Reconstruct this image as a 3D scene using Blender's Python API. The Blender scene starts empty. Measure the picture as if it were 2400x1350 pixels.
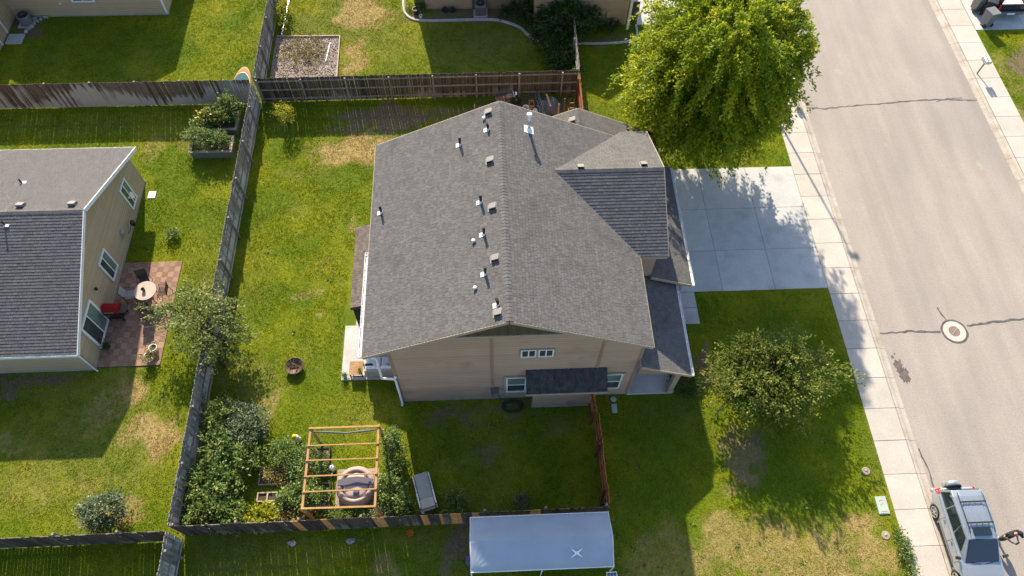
import bpy, math, random
import numpy as np
from mathutils import Vector, Matrix

# ------------------------------------------------------------------ camera, sky, sun, exposure
S = bpy.context.scene
COL = S.collection
cam = bpy.data.cameras.new('camera')
cam.lens = 25.393; cam.sensor_width = 36.0; cam.clip_start = 0.5; cam.clip_end = 3000
co = bpy.data.objects.new('camera', cam); COL.objects.link(co)
_r, _u, _f = (0.99903099, -0.04213294, 0.01272391), (0.03028239, 0.86781581, 0.49596239), (0.03193836, 0.49509649, -0.86825077)
co.matrix_world = Matrix(((_r[0], _u[0], -_f[0], 0), (_r[1], _u[1], -_f[1], 0), (_r[2], _u[2], -_f[2], 31.0), (0, 0, 0, 1)))
S.camera = co
SUN_TO = Vector((-0.29, 1.5, 1.0)).normalized()          # towards the sun
EL = math.asin(SUN_TO.z)
w = bpy.data.worlds.new('World'); S.world = w; w.use_nodes = True
nt = w.node_tree; bg = nt.nodes['Background']
sky = nt.nodes.new('ShaderNodeTexSky'); sky.sky_type = 'NISHITA'; sky.sun_disc = False
sky.sun_elevation = EL; sky.sun_rotation = math.atan2(SUN_TO.x, SUN_TO.y)
sky.air_density = 1.0; sky.dust_density = 1.2; sky.ozone_density = 1.0
nt.links.new(sky.outputs[0], bg.inputs[0]); bg.inputs[1].default_value = 0.132
sl = bpy.data.lights.new('sun', 'SUN'); sl.energy = 5.0; sl.angle = math.radians(0.8); sl.color = (1.0, 0.88, 0.68)
so = bpy.data.objects.new('sun', sl); COL.objects.link(so)
so.rotation_euler = SUN_TO.to_track_quat('Z', 'Y').to_euler(); so.location = (0, 0, 60)
S.view_settings.view_transform = 'Standard'; S.view_settings.look = 'None'
S.view_settings.gamma = 1.0; S.view_settings.exposure = 1.0
S.render.engine = 'CYCLES'
S.cycles.max_bounces = 6; S.cycles.transparent_max_bounces = 4

random.seed(7); RNG = np.random.default_rng(7)
U = random.uniform

# ------------------------------------------------------------------ materials
MATS = {}
def M(name, c, c2=None, ns=4.0, rough=.85, metal=0., bump=0., bs=60., spec=.3, objvar=0., rnd=0., stretch=(1, 1, 1),
      c3=None, ns3=1.0, cut3=(.5, .65), coat=0., trans=0., world=True, detail=4):
    m = bpy.data.materials.new(name); m.use_nodes = True; t = m.node_tree; N = t.nodes; L = t.links
    b = N['Principled BSDF']; b.inputs['Roughness'].default_value = rough; b.inputs['Metallic'].default_value = metal
    b.inputs['Specular IOR Level'].default_value = spec
    if coat: b.inputs['Coat Weight'].default_value = coat; b.inputs['Coat Roughness'].default_value = .08
    if trans: b.inputs['Transmission Weight'].default_value = trans
    if world:
        g = N.new('ShaderNodeNewGeometry'); vec = g.outputs['Position']
    else:
        g = N.new('ShaderNodeTexCoord'); vec = g.outputs['Object']
    mp = N.new('ShaderNodeMapping'); mp.inputs['Scale'].default_value = stretch; L.new(vec, mp.inputs[0]); vec = mp.outputs[0]
    def noise(s, d=detail):
        n = N.new('ShaderNodeTexNoise'); n.inputs['Scale'].default_value = s; n.inputs['Detail'].default_value = d
        L.new(vec, n.inputs['Vector']); return n.outputs['Fac']
    def mix(f, a, bb, mode='MIX'):
        x = N.new('ShaderNodeMix'); x.data_type = 'RGBA'; x.blend_type = mode
        for sck, v in ((x.inputs[0], f), (x.inputs[6], a), (x.inputs[7], bb)):
            if hasattr(v, 'is_output'): L.new(v, sck)
            elif isinstance(v, (int, float)): sck.default_value = v
            else: sck.default_value = (*v, 1)
        return x.outputs[2]
    def rng(f, lo, hi, a=0., bb=1.):
        x = N.new('ShaderNodeMapRange'); L.new(f, x.inputs[0])
        for i, v in enumerate((lo, hi, a, bb)): x.inputs[i + 1].default_value = v
        return x.outputs[0]
    col = c
    if c2: col = mix(rng(noise(ns), .35, .65), c, c2)
    if c3: col = mix(rng(noise(ns3, 3), *cut3), col, c3)
    if objvar:
        oi = N.new('ShaderNodeObjectInfo')
        v = rng(oi.outputs['Random'], 0, 1, 1 - objvar, 1 + objvar)
        cx = N.new('ShaderNodeCombineColor')
        for i in range(3): L.new(v, cx.inputs[i])
        col = mix(1.0, col, cx.outputs[0], 'MULTIPLY')
    if rnd:
        at = N.new('ShaderNodeAttribute'); at.attribute_name = 'rnd'
        v = rng(at.outputs['Fac'], 0, 1, 1 - rnd, 1 + rnd)
        cx = N.new('ShaderNodeCombineColor')
        for i in range(3): L.new(v, cx.inputs[i])
        col = mix(1.0, col, cx.outputs[0], 'MULTIPLY')
    if hasattr(col, 'is_output'): L.new(col, b.inputs['Base Color'])
    else: b.inputs['Base Color'].default_value = (*col, 1)
    if bump:
        bn = N.new('ShaderNodeBump'); bn.inputs['Strength'].default_value = min(1, bump); bn.inputs['Distance'].default_value = .02
        L.new(noise(bs), bn.inputs['Height']); L.new(bn.outputs[0], b.inputs['Normal'])
    MATS[name] = m; return m

def LEAF(name, c, c2, hue_hi, tr=.35, gloss=.25):
    """leaf: tone by a per-leaf random value; part of the light passes through"""
    m = bpy.data.materials.new(name); m.use_nodes = True; t = m.node_tree; N = t.nodes; L = t.links
    N.clear(); out = N.new('ShaderNodeOutputMaterial')
    at = N.new('ShaderNodeAttribute'); at.attribute_name = 'rnd'
    cr = N.new('ShaderNodeValToRGB'); e = cr.color_ramp.elements
    e[0].color = (*c, 1); e[1].color = (*c2, 1); e[1].position = .7
    x = e.new(1.0); x.color = (*hue_hi, 1)
    L.new(at.outputs['Fac'], cr.inputs[0])
    p = N.new('ShaderNodeBsdfPrincipled'); p.inputs['Roughness'].default_value = .5; p.inputs['Specular IOR Level'].default_value = gloss
    L.new(cr.outputs[0], p.inputs['Base Color'])
    tl = N.new('ShaderNodeBsdfTranslucent'); L.new(cr.outputs[0], tl.inputs[0])
    mx = N.new('ShaderNodeMixShader'); mx.inputs[0].default_value = tr
    L.new(p.outputs[0], mx.inputs[1]); L.new(tl.outputs[0], mx.inputs[2]); L.new(mx.outputs[0], out.inputs[0])
    MATS[name] = m; return m

M('shingle', (.104, .101, .101), (.132, .128, .127), 12, .95, bump=.5, bs=90, rnd=.13, spec=.15, c3=(.094, .091, .090), ns3=.9, cut3=(.55, .8))
M('shingle_rear', (.125, .105, .09), (.155, .132, .114), 12, .95, bump=.5, bs=90, rnd=.2, spec=.15)
M('shingle_neighbour', (.108, .102, .102), (.136, .129, .129), 12, .95, bump=.5, bs=90, rnd=.12, spec=.15)
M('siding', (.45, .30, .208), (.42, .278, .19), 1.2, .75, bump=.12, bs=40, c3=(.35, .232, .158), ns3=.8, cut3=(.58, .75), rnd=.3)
M('siding_tan', (.44, .345, .215), (.41, .32, .20), 1.0, .75, bump=.1, bs=40, rnd=.3)
M('siding_beige', (.40, .30, .19), (.37, .28, .175), 1.0, .75, bump=.1, bs=40, rnd=.3)
M('batten', (.105, .072, .045), (.085, .058, .036), 3, .8)
M('trim', (.40, .315, .235), (.37, .29, .215), 3, .7)
M('white', (.78, .78, .76), (.70, .70, .68), 3, .5)
M('white_metal', (.80, .80, .80), None, rough=.35, spec=.5)
M('concrete', (.47, .425, .378), (.43, .39, .345), 1.3, .9, bump=.15, bs=70, c3=(.40, .365, .325), ns3=.5, cut3=(.52, .8), objvar=.06, spec=.2)
M('driveway', (.47, .465, .45), (.42, .417, .405), 1.0, .9, bump=.15, bs=70, c3=(.30, .285, .265), ns3=.8, cut3=(.55, .85), objvar=.05, spec=.2)
M('curb', (.43, .385, .335), (.37, .325, .275), 2.0, .9, bump=.2, bs=60, objvar=.05, c3=(.28, .235, .185), ns3=1.3, cut3=(.5, .8))
M('asphalt', (.330, .291, .258), (.298, .263, .233), .8, .93, bump=.5, bs=45, c3=(.250, .224, .203), ns3=.25, cut3=(.5, .8), stretch=(1, .35, 1), spec=.2)
M('tar', (.075, .068, .064), (.11, .10, .095), 3, .6)
M('oil', (.085, .07, .062), (.14, .12, .105), 6, .6)
M('foundation', (.36, .34, .31), (.30, .28, .25), 3, .9)
M('galv', (.62, .63, .64), (.52, .53, .54), 6, .35, metal=.7)
M('vent_grey', (.22, .205, .19), None, rough=.6)
M('black', (.022, .022, .024), None, rough=.55)
M('black_gloss', (.015, .015, .018), None, rough=.15, spec=.6)
M('dark_screen', (.030, .027, .025), (.02, .018, .017), 6, .9)
M('glass', (.035, .05, .052), (.06, .075, .07), 2, .06, spec=.8)
M('glass_green', (.17, .24, .20), (.12, .17, .145), 2, .08, spec=.8)
M('interior_dark', (.05, .045, .04), None, rough=.9)
M('soil', (.085, .06, .042), (.06, .042, .03), 5, .95, bump=.8, bs=30)
M('mulch', (.20, .15, .105), (.12, .085, .06), 7, .95, bump=.8, bs=30)
M('gravel', (.34, .29, .25), (.20, .165, .14), 14, .95, bump=.9, bs=40)
M('bark', (.11, .08, .055), (.07, .05, .035), 8, .95, bump=.7, bs=25)
M('cedar', (.50, .185, .050), (.38, .125, .034), 3, .7, objvar=.18, stretch=(1, 1, .3))
M('cedar_dark', (.20, .075, .035), (.14, .05, .024), 3, .75, objvar=.15, stretch=(1, 1, .3))
M('pergola_wood', (.44, .25, .088), (.35, .19, .065), 5, .7, c3=(.34, .20, .09), ns3=3.)
M('picket_new', (.55, .27, .10), (.42, .19, .07), 4, .75, objvar=.12)
M('lumber', (.42, .25, .13), (.33, .19, .095), 6, .8)
M('rail_grey', (.27, .245, .225), (.19, .165, .15), 5, .9, objvar=.12)
M('rock', (.40, .37, .34), (.26, .235, .21), 7, .9, bump=.8, bs=14, objvar=.25)
M('hot_tub', (.36, .265, .235), (.31, .225, .2), 3, .55)
M('hot_tub_light', (.44, .335, .30), None, rough=.5)
M('hot_tub_panel', (.10, .09, .115), None, rough=.5)
M('pad', (.36, .29, .24), (.27, .215, .175), 4, .9)
M('fabric_grey', (.40, .38, .335), (.34, .32, .285), 3, .9)
M('canopy', (.34, .39, .46), (.31, .355, .42), 1.1, .6, spec=.3)
M('purple', (.09, .075, .16), None, rough=.6)
M('car_paint', (.42, .46, .49), (.40, .44, .47), 1, .26, metal=.6, coat=.8, spec=.5)
M('car_glass', (.012, .022, .032), None, rough=.05, spec=.8)
M('rubber', (.022, .021, .02), (.035, .033, .031), 12, .85)
M('alloy', (.55, .54, .50), None, rough=.3, metal=.8)
M('lamp_red', (.55, .012, .012), None, rough=.15, spec=.6, coat=.5)
M('red', (.33, .012, .012), (.27, .01, .012), 3, .45)
M('orange', (.75, .10, .018), None, rough=.5)
M('blue', (.03, .10, .36), None, rough=.5)
M('teal', (.004, .075, .10), None, rough=.65, spec=.15)
M('toy_orange', (.50, .15, .02), None, rough=.6, spec=.15)
M('green_plastic', (.38, .46, .42), (.33, .41, .37), 4, .6)
M('slab_grey', (.42, .43, .42), None, rough=.8)
M('terracotta_tile', (.36, .225, .16), (.32, .195, .138), 7, .75, objvar=.15)
M('terracotta_tile_b', (.28, .165, .115), (.245, .145, .10), 7, .75, objvar=.15)
M('raised_bed', (.16, .18, .155), (.13, .15, .13), 5, .8)
M('raised_bed_top', (.40, .32, .24), (.33, .26, .19), 5, .8)
M('tarp', (.115, .13, .145), (.09, .10, .11), 4, .6, bump=.5, bs=8)
M('steel_grey', (.16, .17, .175), None, rough=.45, metal=.5)
M('bin_grey', (.17, .17, .175), (.15, .15, .155), 4, .5)
M('bin_black', (.035, .036, .04), None, rough=.5)
M('bike_frame', (.20, .16, .17), None, rough=.4, metal=.3)
M('seat_brown', (.16, .075, .05), None, rough=.6)
M('mesh_brown', (.085, .06, .05), None, rough=.8)
M('mesh_light', (.30, .29, .28), None, rough=.8)
M('table_top', (.50, .42, .36), (.44, .37, .31), 3, .15, spec=.6)
M('shirt_black', (.018, .018, .02), None, rough=.9)
M('shorts_olive', (.07, .075, .045), None, rough=.9)
M('skin', (.50, .29, .20), None, rough=.6)
M('shoe', (.50, .44, .36), None, rough=.8)
M('sock', (.70, .68, .64), None, rough=.9)
M('flower_yellow', (.80, .48, .03), None, rough=.6)
M('flower_pink', (.65, .12, .14), None, rough=.6)
M('dry_stalk', (.42, .30, .15), (.33, .23, .11), 5, .9)
M('solar', (.05, .07, .12), None, rough=.2, spec=.6)
M('copper_fire', (.13, .085, .055), (.08, .055, .04), 9, .6, metal=.4)
M('log_end', (.42, .25, .12), (.32, .18, .085), 14, .9)
M('bamboo_dark', (.07, .055, .04), (.05, .04, .03), 6, .9)
M('manhole_lid', (.26, .185, .145), (.20, .145, .115), 12, .7, metal=.2)
LEAF('leaf_tree', (.14, .22, .012), (.30, .37, .016), (.56, .54, .03), .58)
LEAF('leaf_apple', (.070, .11, .012), (.155, .195, .022), (.33, .32, .06), .4, .3)
LEAF('leaf_silver', (.080, .12, .022), (.175, .215, .050), (.36, .37, .15), .38, .3)
LEAF('leaf_dark', (.018, .048, .010), (.040, .085, .014), (.075, .13, .022), .25)
LEAF('leaf_shrub', (.06, .11, .024), (.155, .235, .050), (.36, .40, .12), .38)
LEAF('leaf_bluegreen', (.065, .10, .045), (.14, .18, .09), (.32, .35, .20), .3)
LEAF('leaf_yellow', (.19, .24, .014), (.34, .35, .022), (.55, .48, .04), .45)
LEAF('leaf_straw', (.16, .14, .04), (.26, .22, .07), (.40, .33, .12), .3)

def grain(name, scale, amt, lanes=0.):
    """aggregate speckle, and for a road the long darker wear along the wheel paths"""
    t = MATS[name].node_tree; N = t.nodes; L = t.links; b = N['Principled BSDF']; src = b.inputs['Base Color'].links[0].from_socket
    g = N.new('ShaderNodeNewGeometry')
    def mul(src, sc, mapping, lo, hi, a0, a1):
        mp = N.new('ShaderNodeMapping'); mp.inputs['Scale'].default_value = mapping; L.new(g.outputs['Position'], mp.inputs[0])
        n = N.new('ShaderNodeTexNoise'); n.inputs['Scale'].default_value = sc; n.inputs['Detail'].default_value = 3; L.new(mp.outputs[0], n.inputs['Vector'])
        r = N.new('ShaderNodeMapRange'); L.new(n.outputs['Fac'], r.inputs[0])
        for i, v in enumerate((lo, hi, a0, a1)): r.inputs[i + 1].default_value = v
        c = N.new('ShaderNodeCombineColor'); [L.new(r.outputs[0], c.inputs[i]) for i in range(3)]
        x = N.new('ShaderNodeMix'); x.data_type = 'RGBA'; x.blend_type = 'MULTIPLY'; x.inputs[0].default_value = 1.; L.new(src, x.inputs[6]); L.new(c.outputs[0], x.inputs[7]); return x.outputs[2]
    src = mul(src, scale, (1, 1, 1), .3, .7, 1 - amt, 1 + amt)
    if lanes: src = mul(src, 1., (1.1, .018, 1), .38, .66, 1.04, 1 - lanes); src = mul(src, 1., (3.5, .10, 1), .5, .75, 1.0, 1 - lanes * .6)
    L.new(src, b.inputs['Base Color'])
grain('asphalt', 22., .15, .06); grain('concrete', 14., .07); grain('driveway', 14., .07); grain('curb', 14., .10)

# picket wood: weathered, dark above, washed pale where sprinklers reach (a stain with its own height), each board its own tone
def picket_mat(name, dark, mid, pale, pale_amt, zpale):
    m = bpy.data.materials.new(name); m.use_nodes = True; t = m.node_tree; N = t.nodes; L = t.links
    b = N['Principled BSDF']; b.inputs['Roughness'].default_value = .9; b.inputs['Specular IOR Level'].default_value = .2
    g = N.new('ShaderNodeNewGeometry'); oi = N.new('ShaderNodeObjectInfo')
    mp = N.new('ShaderNodeMapping'); mp.inputs['Scale'].default_value = (16, 16, .8); L.new(g.outputs['Position'], mp.inputs[0])
    n1 = N.new('ShaderNodeTexNoise'); n1.inputs['Scale'].default_value = 1.6; n1.inputs['Detail'].default_value = 5; L.new(mp.outputs[0], n1.inputs['Vector'])
    n2 = N.new('ShaderNodeTexNoise'); n2.inputs['Scale'].default_value = .45; n2.inputs['Detail'].default_value = 2; L.new(g.outputs['Position'], n2.inputs['Vector'])
    def mth(op, a, bb, cl=False):
        x = N.new('ShaderNodeMath'); x.operation = op; x.use_clamp = cl
        for i, v in enumerate((a, bb)):
            if hasattr(v, 'is_output'): L.new(v, x.inputs[i])
            else: x.inputs[i].default_value = v
        return x.outputs[0]
    sp = N.new('ShaderNodeSeparateXYZ'); L.new(g.outputs['Position'], sp.inputs[0])
    # pale where z is low, wavering with the big noise
    h = mth('SUBTRACT', zpale, sp.outputs[2]); h = mth('ADD', h, mth('MULTIPLY', mth('SUBTRACT', n2.outputs['Fac'], .5), 4.0))
    h = mth('ADD', h, mth('MULTIPLY', mth('SUBTRACT', n1.outputs['Fac'], .5), 1.4))
    h = mth('ADD', h, mth('MULTIPLY', mth('SUBTRACT', oi.outputs['Random'], .5), .9))
    h = mth('MULTIPLY', h, 2.2, True); h = mth('MULTIPLY', h, pale_amt, True)
    def mix(f, a, bb):
        x = N.new('ShaderNodeMix'); x.data_type = 'RGBA'
        for sck, v in ((x.inputs[0], f), (x.inputs[6], a), (x.inputs[7], bb)):
            if hasattr(v, 'is_output'): L.new(v, sck)
            elif isinstance(v, float): sck.default_value = v
            else: sck.default_value = (*v, 1)
        return x.outputs[2]
    c = mix(mth('MULTIPLY', mth('SUBTRACT', mth('ADD', n1.outputs['Fac'], mth('MULTIPLY', oi.outputs['Random'], .35)), .42), 3.0, True), dark, mid)
    c = mix(h, c, pale)
    L.new(c, b.inputs['Base Color'])
    MATS[name] = m
picket_mat('picket_far', (.034, .027, .022), (.098, .079, .066), (.24, .205, .18), .75, .25)
picket_mat('picket_pale', (.060, .036, .024), (.15, .115, .095), (.36, .335, .315), 1.0, 1.05)
picket_mat('picket_dark', (.032, .024, .019), (.085, .068, .056), (.24, .215, .195), .55, .2)
picket_mat('picket_grey', (.13, .115, .10), (.31, .29, .27), (.52, .505, .49), .95, 1.1)

# ------------------------------------------------------------------ mesh helpers
OFF = {}
def _link(o, parent):
    COL.objects.link(o)
    if parent is not None: o.parent = parent
    return o
def thing(name, label, cat, loc=(0, 0, 0), rz=0., group=None, local=False):
    """an Empty at the thing's base; its parts are given in world coordinates unless local"""
    o = bpy.data.objects.new(name, None); o.empty_display_size = .2; COL.objects.link(o)
    o.location = loc; o.rotation_euler = (0, 0, rz); o['label'] = label; o['category'] = cat
    if group: o['group'] = group
    OFF[o.name] = Vector((0, 0, 0)) if local else Vector(loc)
    return o
def tag(o, label, cat, group=None):
    o['label'] = label; o['category'] = cat
    if group: o['group'] = group
    return o
def copy_tree(o, loc=None, rz=None, label=None, parent=None):
    c = o.copy(); COL.objects.link(c); c.parent = parent
    if loc is not None: c.location = loc
    if rz is not None: c.rotation_euler = (0, 0, rz)
    if label: c['label'] = label
    for ch in o.children: copy_tree(ch, parent=c)
    return c

class MB:
    def __init__(s): s.v = []; s.f = []; s.r = []
    def add(s, vs, fs, r=None):
        k = len(s.v); s.v += [tuple(p) for p in vs]; s.f += [tuple(i + k for i in q) for q in fs]
        if r is not None: s.r += [r] * len(fs)
        return s
    def box(s, x0, x1, y0, y1, z0, z1, r=None):
        return s.add([(x0, y0, z0), (x1, y0, z0), (x1, y1, z0), (x0, y1, z0), (x0, y0, z1), (x1, y0, z1), (x1, y1, z1), (x0, y1, z1)],
                     [(3, 2, 1, 0), (4, 5, 6, 7), (0, 1, 5, 4), (1, 2, 6, 5), (2, 3, 7, 6), (3, 0, 4, 7)], r)
    def hexa(s, lo, hi, r=None):
        """two loops of the same length, bottom then top (both counter-clockwise from above)"""
        n = len(lo)
        return s.add(list(lo) + list(hi), [tuple(range(n - 1, -1, -1)), tuple(range(n, 2 * n))] + [(i, (i + 1) % n, n + (i + 1) % n, n + i) for i in range(n)], r)
    def beam(s, a, b, wd, ht, up=(0, 0, 1), r=None):
        a = Vector(a); b = Vector(b); d = (b - a).normalized(); up = Vector(up)
        if abs(d.dot(up)) > .98: up = Vector((0, 1, 0))
        x = d.cross(up).normalized() * wd / 2; y = x.cross(d).normalized() * ht / 2
        return s.hexa([a - x - y, a + x - y, a + x + y, a - x + y], [b - x - y, b + x - y, b + x + y, b - x + y], r)
    def tube(s, pts, rad, n=8, cap=True):
        pts = [Vector(p) for p in pts]; rr = rad if isinstance(rad, (list, tuple)) else [rad] * len(pts)
        rings = []; prev = None
        for i, p in enumerate(pts):
            d = (pts[min(i + 1, len(pts) - 1)] - pts[max(i - 1, 0)]).normalized()
            if prev is None:
                x = d.cross(Vector((0, 0, 1)));
                if x.length < .05: x = d.cross(Vector((0, 1, 0)))
                x.normalize()
            else:
                x = (prev - d * prev.dot(d)).normalized()
            prev = x; y = d.cross(x)
            rings.append([p + (x * math.cos(2 * math.pi * k / n) + y * math.sin(2 * math.pi * k / n)) * rr[i] for k in range(n)])
        vs = [q for g in rings for q in g]; fs = []
        for i in range(len(pts) - 1):
            for k in range(n): fs.append((i * n + k, i * n + (k + 1) % n, (i + 1) * n + (k + 1) % n, (i + 1) * n + k))
        if cap: fs += [tuple(range(n - 1, -1, -1)), tuple((len(pts) - 1) * n + k for k in range(n))]
        return s.add(vs, fs)
    def lathe(s, prof, c=(0, 0, 0), n=20, sx=1., sy=1., M4=None, caps=True, closed=False):
        vs = []; fs = []
        for (r, z) in prof:
            for k in range(n):
                a = 2 * math.pi * k / n; p = Vector((c[0] + r * sx * math.cos(a), c[1] + r * sy * math.sin(a), c[2] + z))
                vs.append(M4 @ p if M4 else p)
        for i in range(len(prof) - 1):
            for k in range(n): fs.append((i * n + k, i * n + (k + 1) % n, (i + 1) * n + (k + 1) % n, (i + 1) * n + k))
        if closed:
            for k in range(n): fs.append(((len(prof) - 1) * n + k, (len(prof) - 1) * n + (k + 1) % n, (k + 1) % n, k))
        elif caps: fs += [tuple(range(n - 1, -1, -1)), tuple((len(prof) - 1) * n + k for k in range(n))]
        return s.add(vs, fs)
    def torus(s, c, R, r, n=24, m=8, axis='z', sx=1., sy=1., arc=None):
        vs = []; fs = []
        for i in range(n):
            a = 2 * math.pi * i / n
            for j in range(m):
                b = 2 * math.pi * j / m; q = (R + r * math.cos(b)); p = (q * math.cos(a) * sx, q * math.sin(a) * sy, r * math.sin(b))
                if axis == 'y': p = (p[0], p[2], p[1])
                if axis == 'x': p = (p[2], p[0], p[1])
                vs.append((c[0] + p[0], c[1] + p[1], c[2] + p[2]))
        for i in range(n):
            for j in range(m): fs.append((i * m + j, ((i + 1) % n) * m + j, ((i + 1) % n) * m + (j + 1) % m, i * m + (j + 1) % m))
        return s.add(vs, fs)
    def sheet(s, pts, z=None):
        return s.add([(p[0], p[1], z if z is not None else p[2]) for p in pts], [tuple(range(len(pts)))])
    def build(s, name, mat, parent=None, smooth=False, bevel=0., kind=None, label=None, xf=None):
        me = bpy.data.meshes.new(name); off = OFF.get(parent.name, Vector((0, 0, 0))) if parent is not None else Vector((0, 0, 0))
        vs = [(xf @ Vector(p)) for p in s.v] if xf else s.v
        me.from_pydata([(p[0] - off.x, p[1] - off.y, p[2] - off.z) for p in vs], [], s.f)
        if s.r and len(s.r) == len(s.f):
            at = me.attributes.new('rnd', 'FLOAT', 'FACE'); at.data.foreach_set('value', s.r)
        me.materials.append(MATS[mat])
        if smooth: me.polygons.foreach_set('use_smooth', [True] * len(me.polygons))
        me.update()
        o = bpy.data.objects.new(name, me); _link(o, parent); OFF[o.name] = off
        if bevel:
            md = o.modifiers.new('bevel', 'BEVEL'); md.width = bevel; md.segments = 2; md.limit_method = 'ANGLE'
        if kind: o['kind'] = kind
        if label: o['label'] = label
        return o
def struct(o): o['kind'] = 'structure'; return o
def shared(name, me, loc, parent, rot=None, mat=None):
    """one more object on an existing mesh, placed in world coordinates"""
    o = bpy.data.objects.new(name, me); _link(o, parent)
    off = OFF.get(parent.name, Vector((0, 0, 0))) if parent is not None else Vector((0, 0, 0))
    o.location = Vector(loc) - off
    if rot: o.rotation_euler = rot
    return o

# ------------------------------------------------------------------ shingled planes and lap siding
def urange(poly, v):
    us = []
    for i in range(len(poly)):
        (a, b), (c, d) = poly[i], poly[(i + 1) % len(poly)]
        if abs(d - b) < 1e-9:
            if abs(v - b) < 1e-6: us += [a, c]
        elif min(b, d) - 1e-6 <= v <= max(b, d) + 1e-6: us.append(a + (c - a) * (v - b) / (d - b))
    return (min(us), max(us)) if us else None
def plane_frame(pts):
    """pts: first two along the eave (left to right seen from outside), the rest up-slope"""
    p = [Vector(q) for q in pts]; u = (p[1] - p[0]).normalized(); n = u.cross(p[2] - p[0]).normalized(); v = n.cross(u)
    return p[0], u, v, n, [((q - p[0]).dot(u), (q - p[0]).dot(v)) for q in p]
def shingle_plane(mb, pts, expo=.146, tab=.18, h=.022, seed=0):
    rg = random.Random(seed); O, u, v, n, poly = plane_frame(pts); vm = max(q[1] for q in poly); k = 0
    while k * expo < vm - 1e-4:
        v0 = k * expo; v1 = min(v0 + expo, vm); a = urange(poly, max(v0, 1e-5)); b = urange(poly, v1 - 1e-5)
        if a and b:
            x = min(a[0], b[0]) - rg.random() * tab
            while x < max(a[1], b[1]):
                wd = tab * rg.uniform(.6, 1.35); x1 = x + wd
                l0, h0 = max(x, a[0]), min(x1 - .008, a[1]); l1, h1 = max(x, b[0]), min(x1 - .008, b[1])
                if h0 > l0 or h1 > l1:
                    if h0 < l0: h0 = l0 = min(max(l0, a[0]), a[1])
                    if h1 < l1: h1 = l1 = min(max(l1, b[0]), b[1])
                    hh = h * rg.uniform(.85, 1.08)
                    P = lambda uu, vv, t: O + u * uu + v * vv + n * t
                    mb.add([P(l0, v0, hh), P(h0, v0, hh), P(h1, v1, .004), P(l1, v1, .004), P(l0, v0, -.005), P(h0, v0, -.005)],
                           [(0, 1, 2, 3), (4, 5, 1, 0)], rg.random())
                x = x1
        k += 1
def slab(mb, pts, t, up=-.004):
    p = [Vector(q) for q in pts]; n = (p[1] - p[0]).cross(p[2] - p[0]).normalized()
    mb.hexa([q + n * (up - t) for q in p], [q + n * up for q in p])
def lap_wall(mb, pts, expo=.17, d=.022):
    """pts: base left, base right (seen from outside), then up; boards lap outwards"""
    O, u, v, n, poly = plane_frame(pts); vm = max(q[1] for q in poly); k = 0
    while k * expo < vm - 1e-4:
        v0, v1 = k * expo, min((k + 1) * expo, vm); a = urange(poly, max(v0, 1e-5)); b = urange(poly, v1 - 1e-5)
        if a and b:
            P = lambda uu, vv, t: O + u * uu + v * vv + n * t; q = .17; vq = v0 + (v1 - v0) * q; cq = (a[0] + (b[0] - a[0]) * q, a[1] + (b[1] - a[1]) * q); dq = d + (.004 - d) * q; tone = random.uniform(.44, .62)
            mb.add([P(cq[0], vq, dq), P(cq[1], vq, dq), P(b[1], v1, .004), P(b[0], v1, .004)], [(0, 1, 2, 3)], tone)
            mb.add([P(a[0], v0, d), P(a[1], v0, d), P(cq[1], vq, dq), P(cq[0], vq, dq), P(a[0], v0, 0), P(a[1], v0, 0)], [(0, 1, 2, 3), (4, 5, 1, 0)], tone - .42)     # darker lower strip: lap shadow line painted into the board tone
        k += 1
def window(parent, axis, pos, a0, a1, z0, z1, out, trim='white', split='v', pane='glass', tw=.07, proud=.05, casing=None, cq=.1):
    """a window on a wall: axis 'y' lies in a plane y = pos (a = x), axis 'x' in x = pos (a = y); out = +-1 outward"""
    def bx(mb, b0, b1, c0, c1, d0, d1):
        d0, d1 = sorted((pos + out * d0, pos + out * d1))
        return mb.box(b0, b1, d0, d1, c0, c1) if axis == 'y' else mb.box(d0, d1, b0, b1, c0, c1)
    m = MB()
    if casing:
        c = MB(); q = cq
        for rr in ((a0 - q, a1 + q, z1 + .002, z1 + q), (a0 - q, a1 + q, z0 - q, z0 - .002), (a0 - q, a0 - .002, z0, z1), (a1 + .002, a1 + q, z0, z1)): bx(c, *rr, .0, proud - .008)
    bx(m, a0, a1, z1 - tw, z1, 0, proud); bx(m, a0, a1, z0, z0 + tw, 0, proud + .01)
    bx(m, a0, a0 + tw, z0 + tw, z1 - tw, 0, proud - .002); bx(m, a1 - tw, a1, z0 + tw, z1 - tw, 0, proud - .002)
    mid = None
    if split == 'v': mid = (a0 + a1) / 2; bx(m, mid - .025, mid + .025, z0 + tw, z1 - tw, 0, proud - .004)
    if split == 'h': mid = (z0 + z1) / 2; bx(m, a0 + tw, a1 - tw, mid - .025, mid + .025, 0, proud - .004)
    o = m.build('window', trim, parent)
    if casing: c.build('casing', casing, o)
    halves = [(a0 + tw, mid, z0 + tw, z1 - tw), (mid, a1 - tw, z0 + tw, z1 - tw)] if split == 'v' else [(a0 + tw, a1 - tw, z0 + tw, mid), (a0 + tw, a1 - tw, mid, z1 - tw)] if split == 'h' else [(a0 + tw, a1 - tw, z0 + tw, z1 - tw)]
    panes = pane if isinstance(pane, (list, tuple)) else [pane] * len(halves)
    for hh, pm in zip(halves, panes): bx(MB(), *hh, .002, .026).build('pane', pm, o)
    return o

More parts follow.
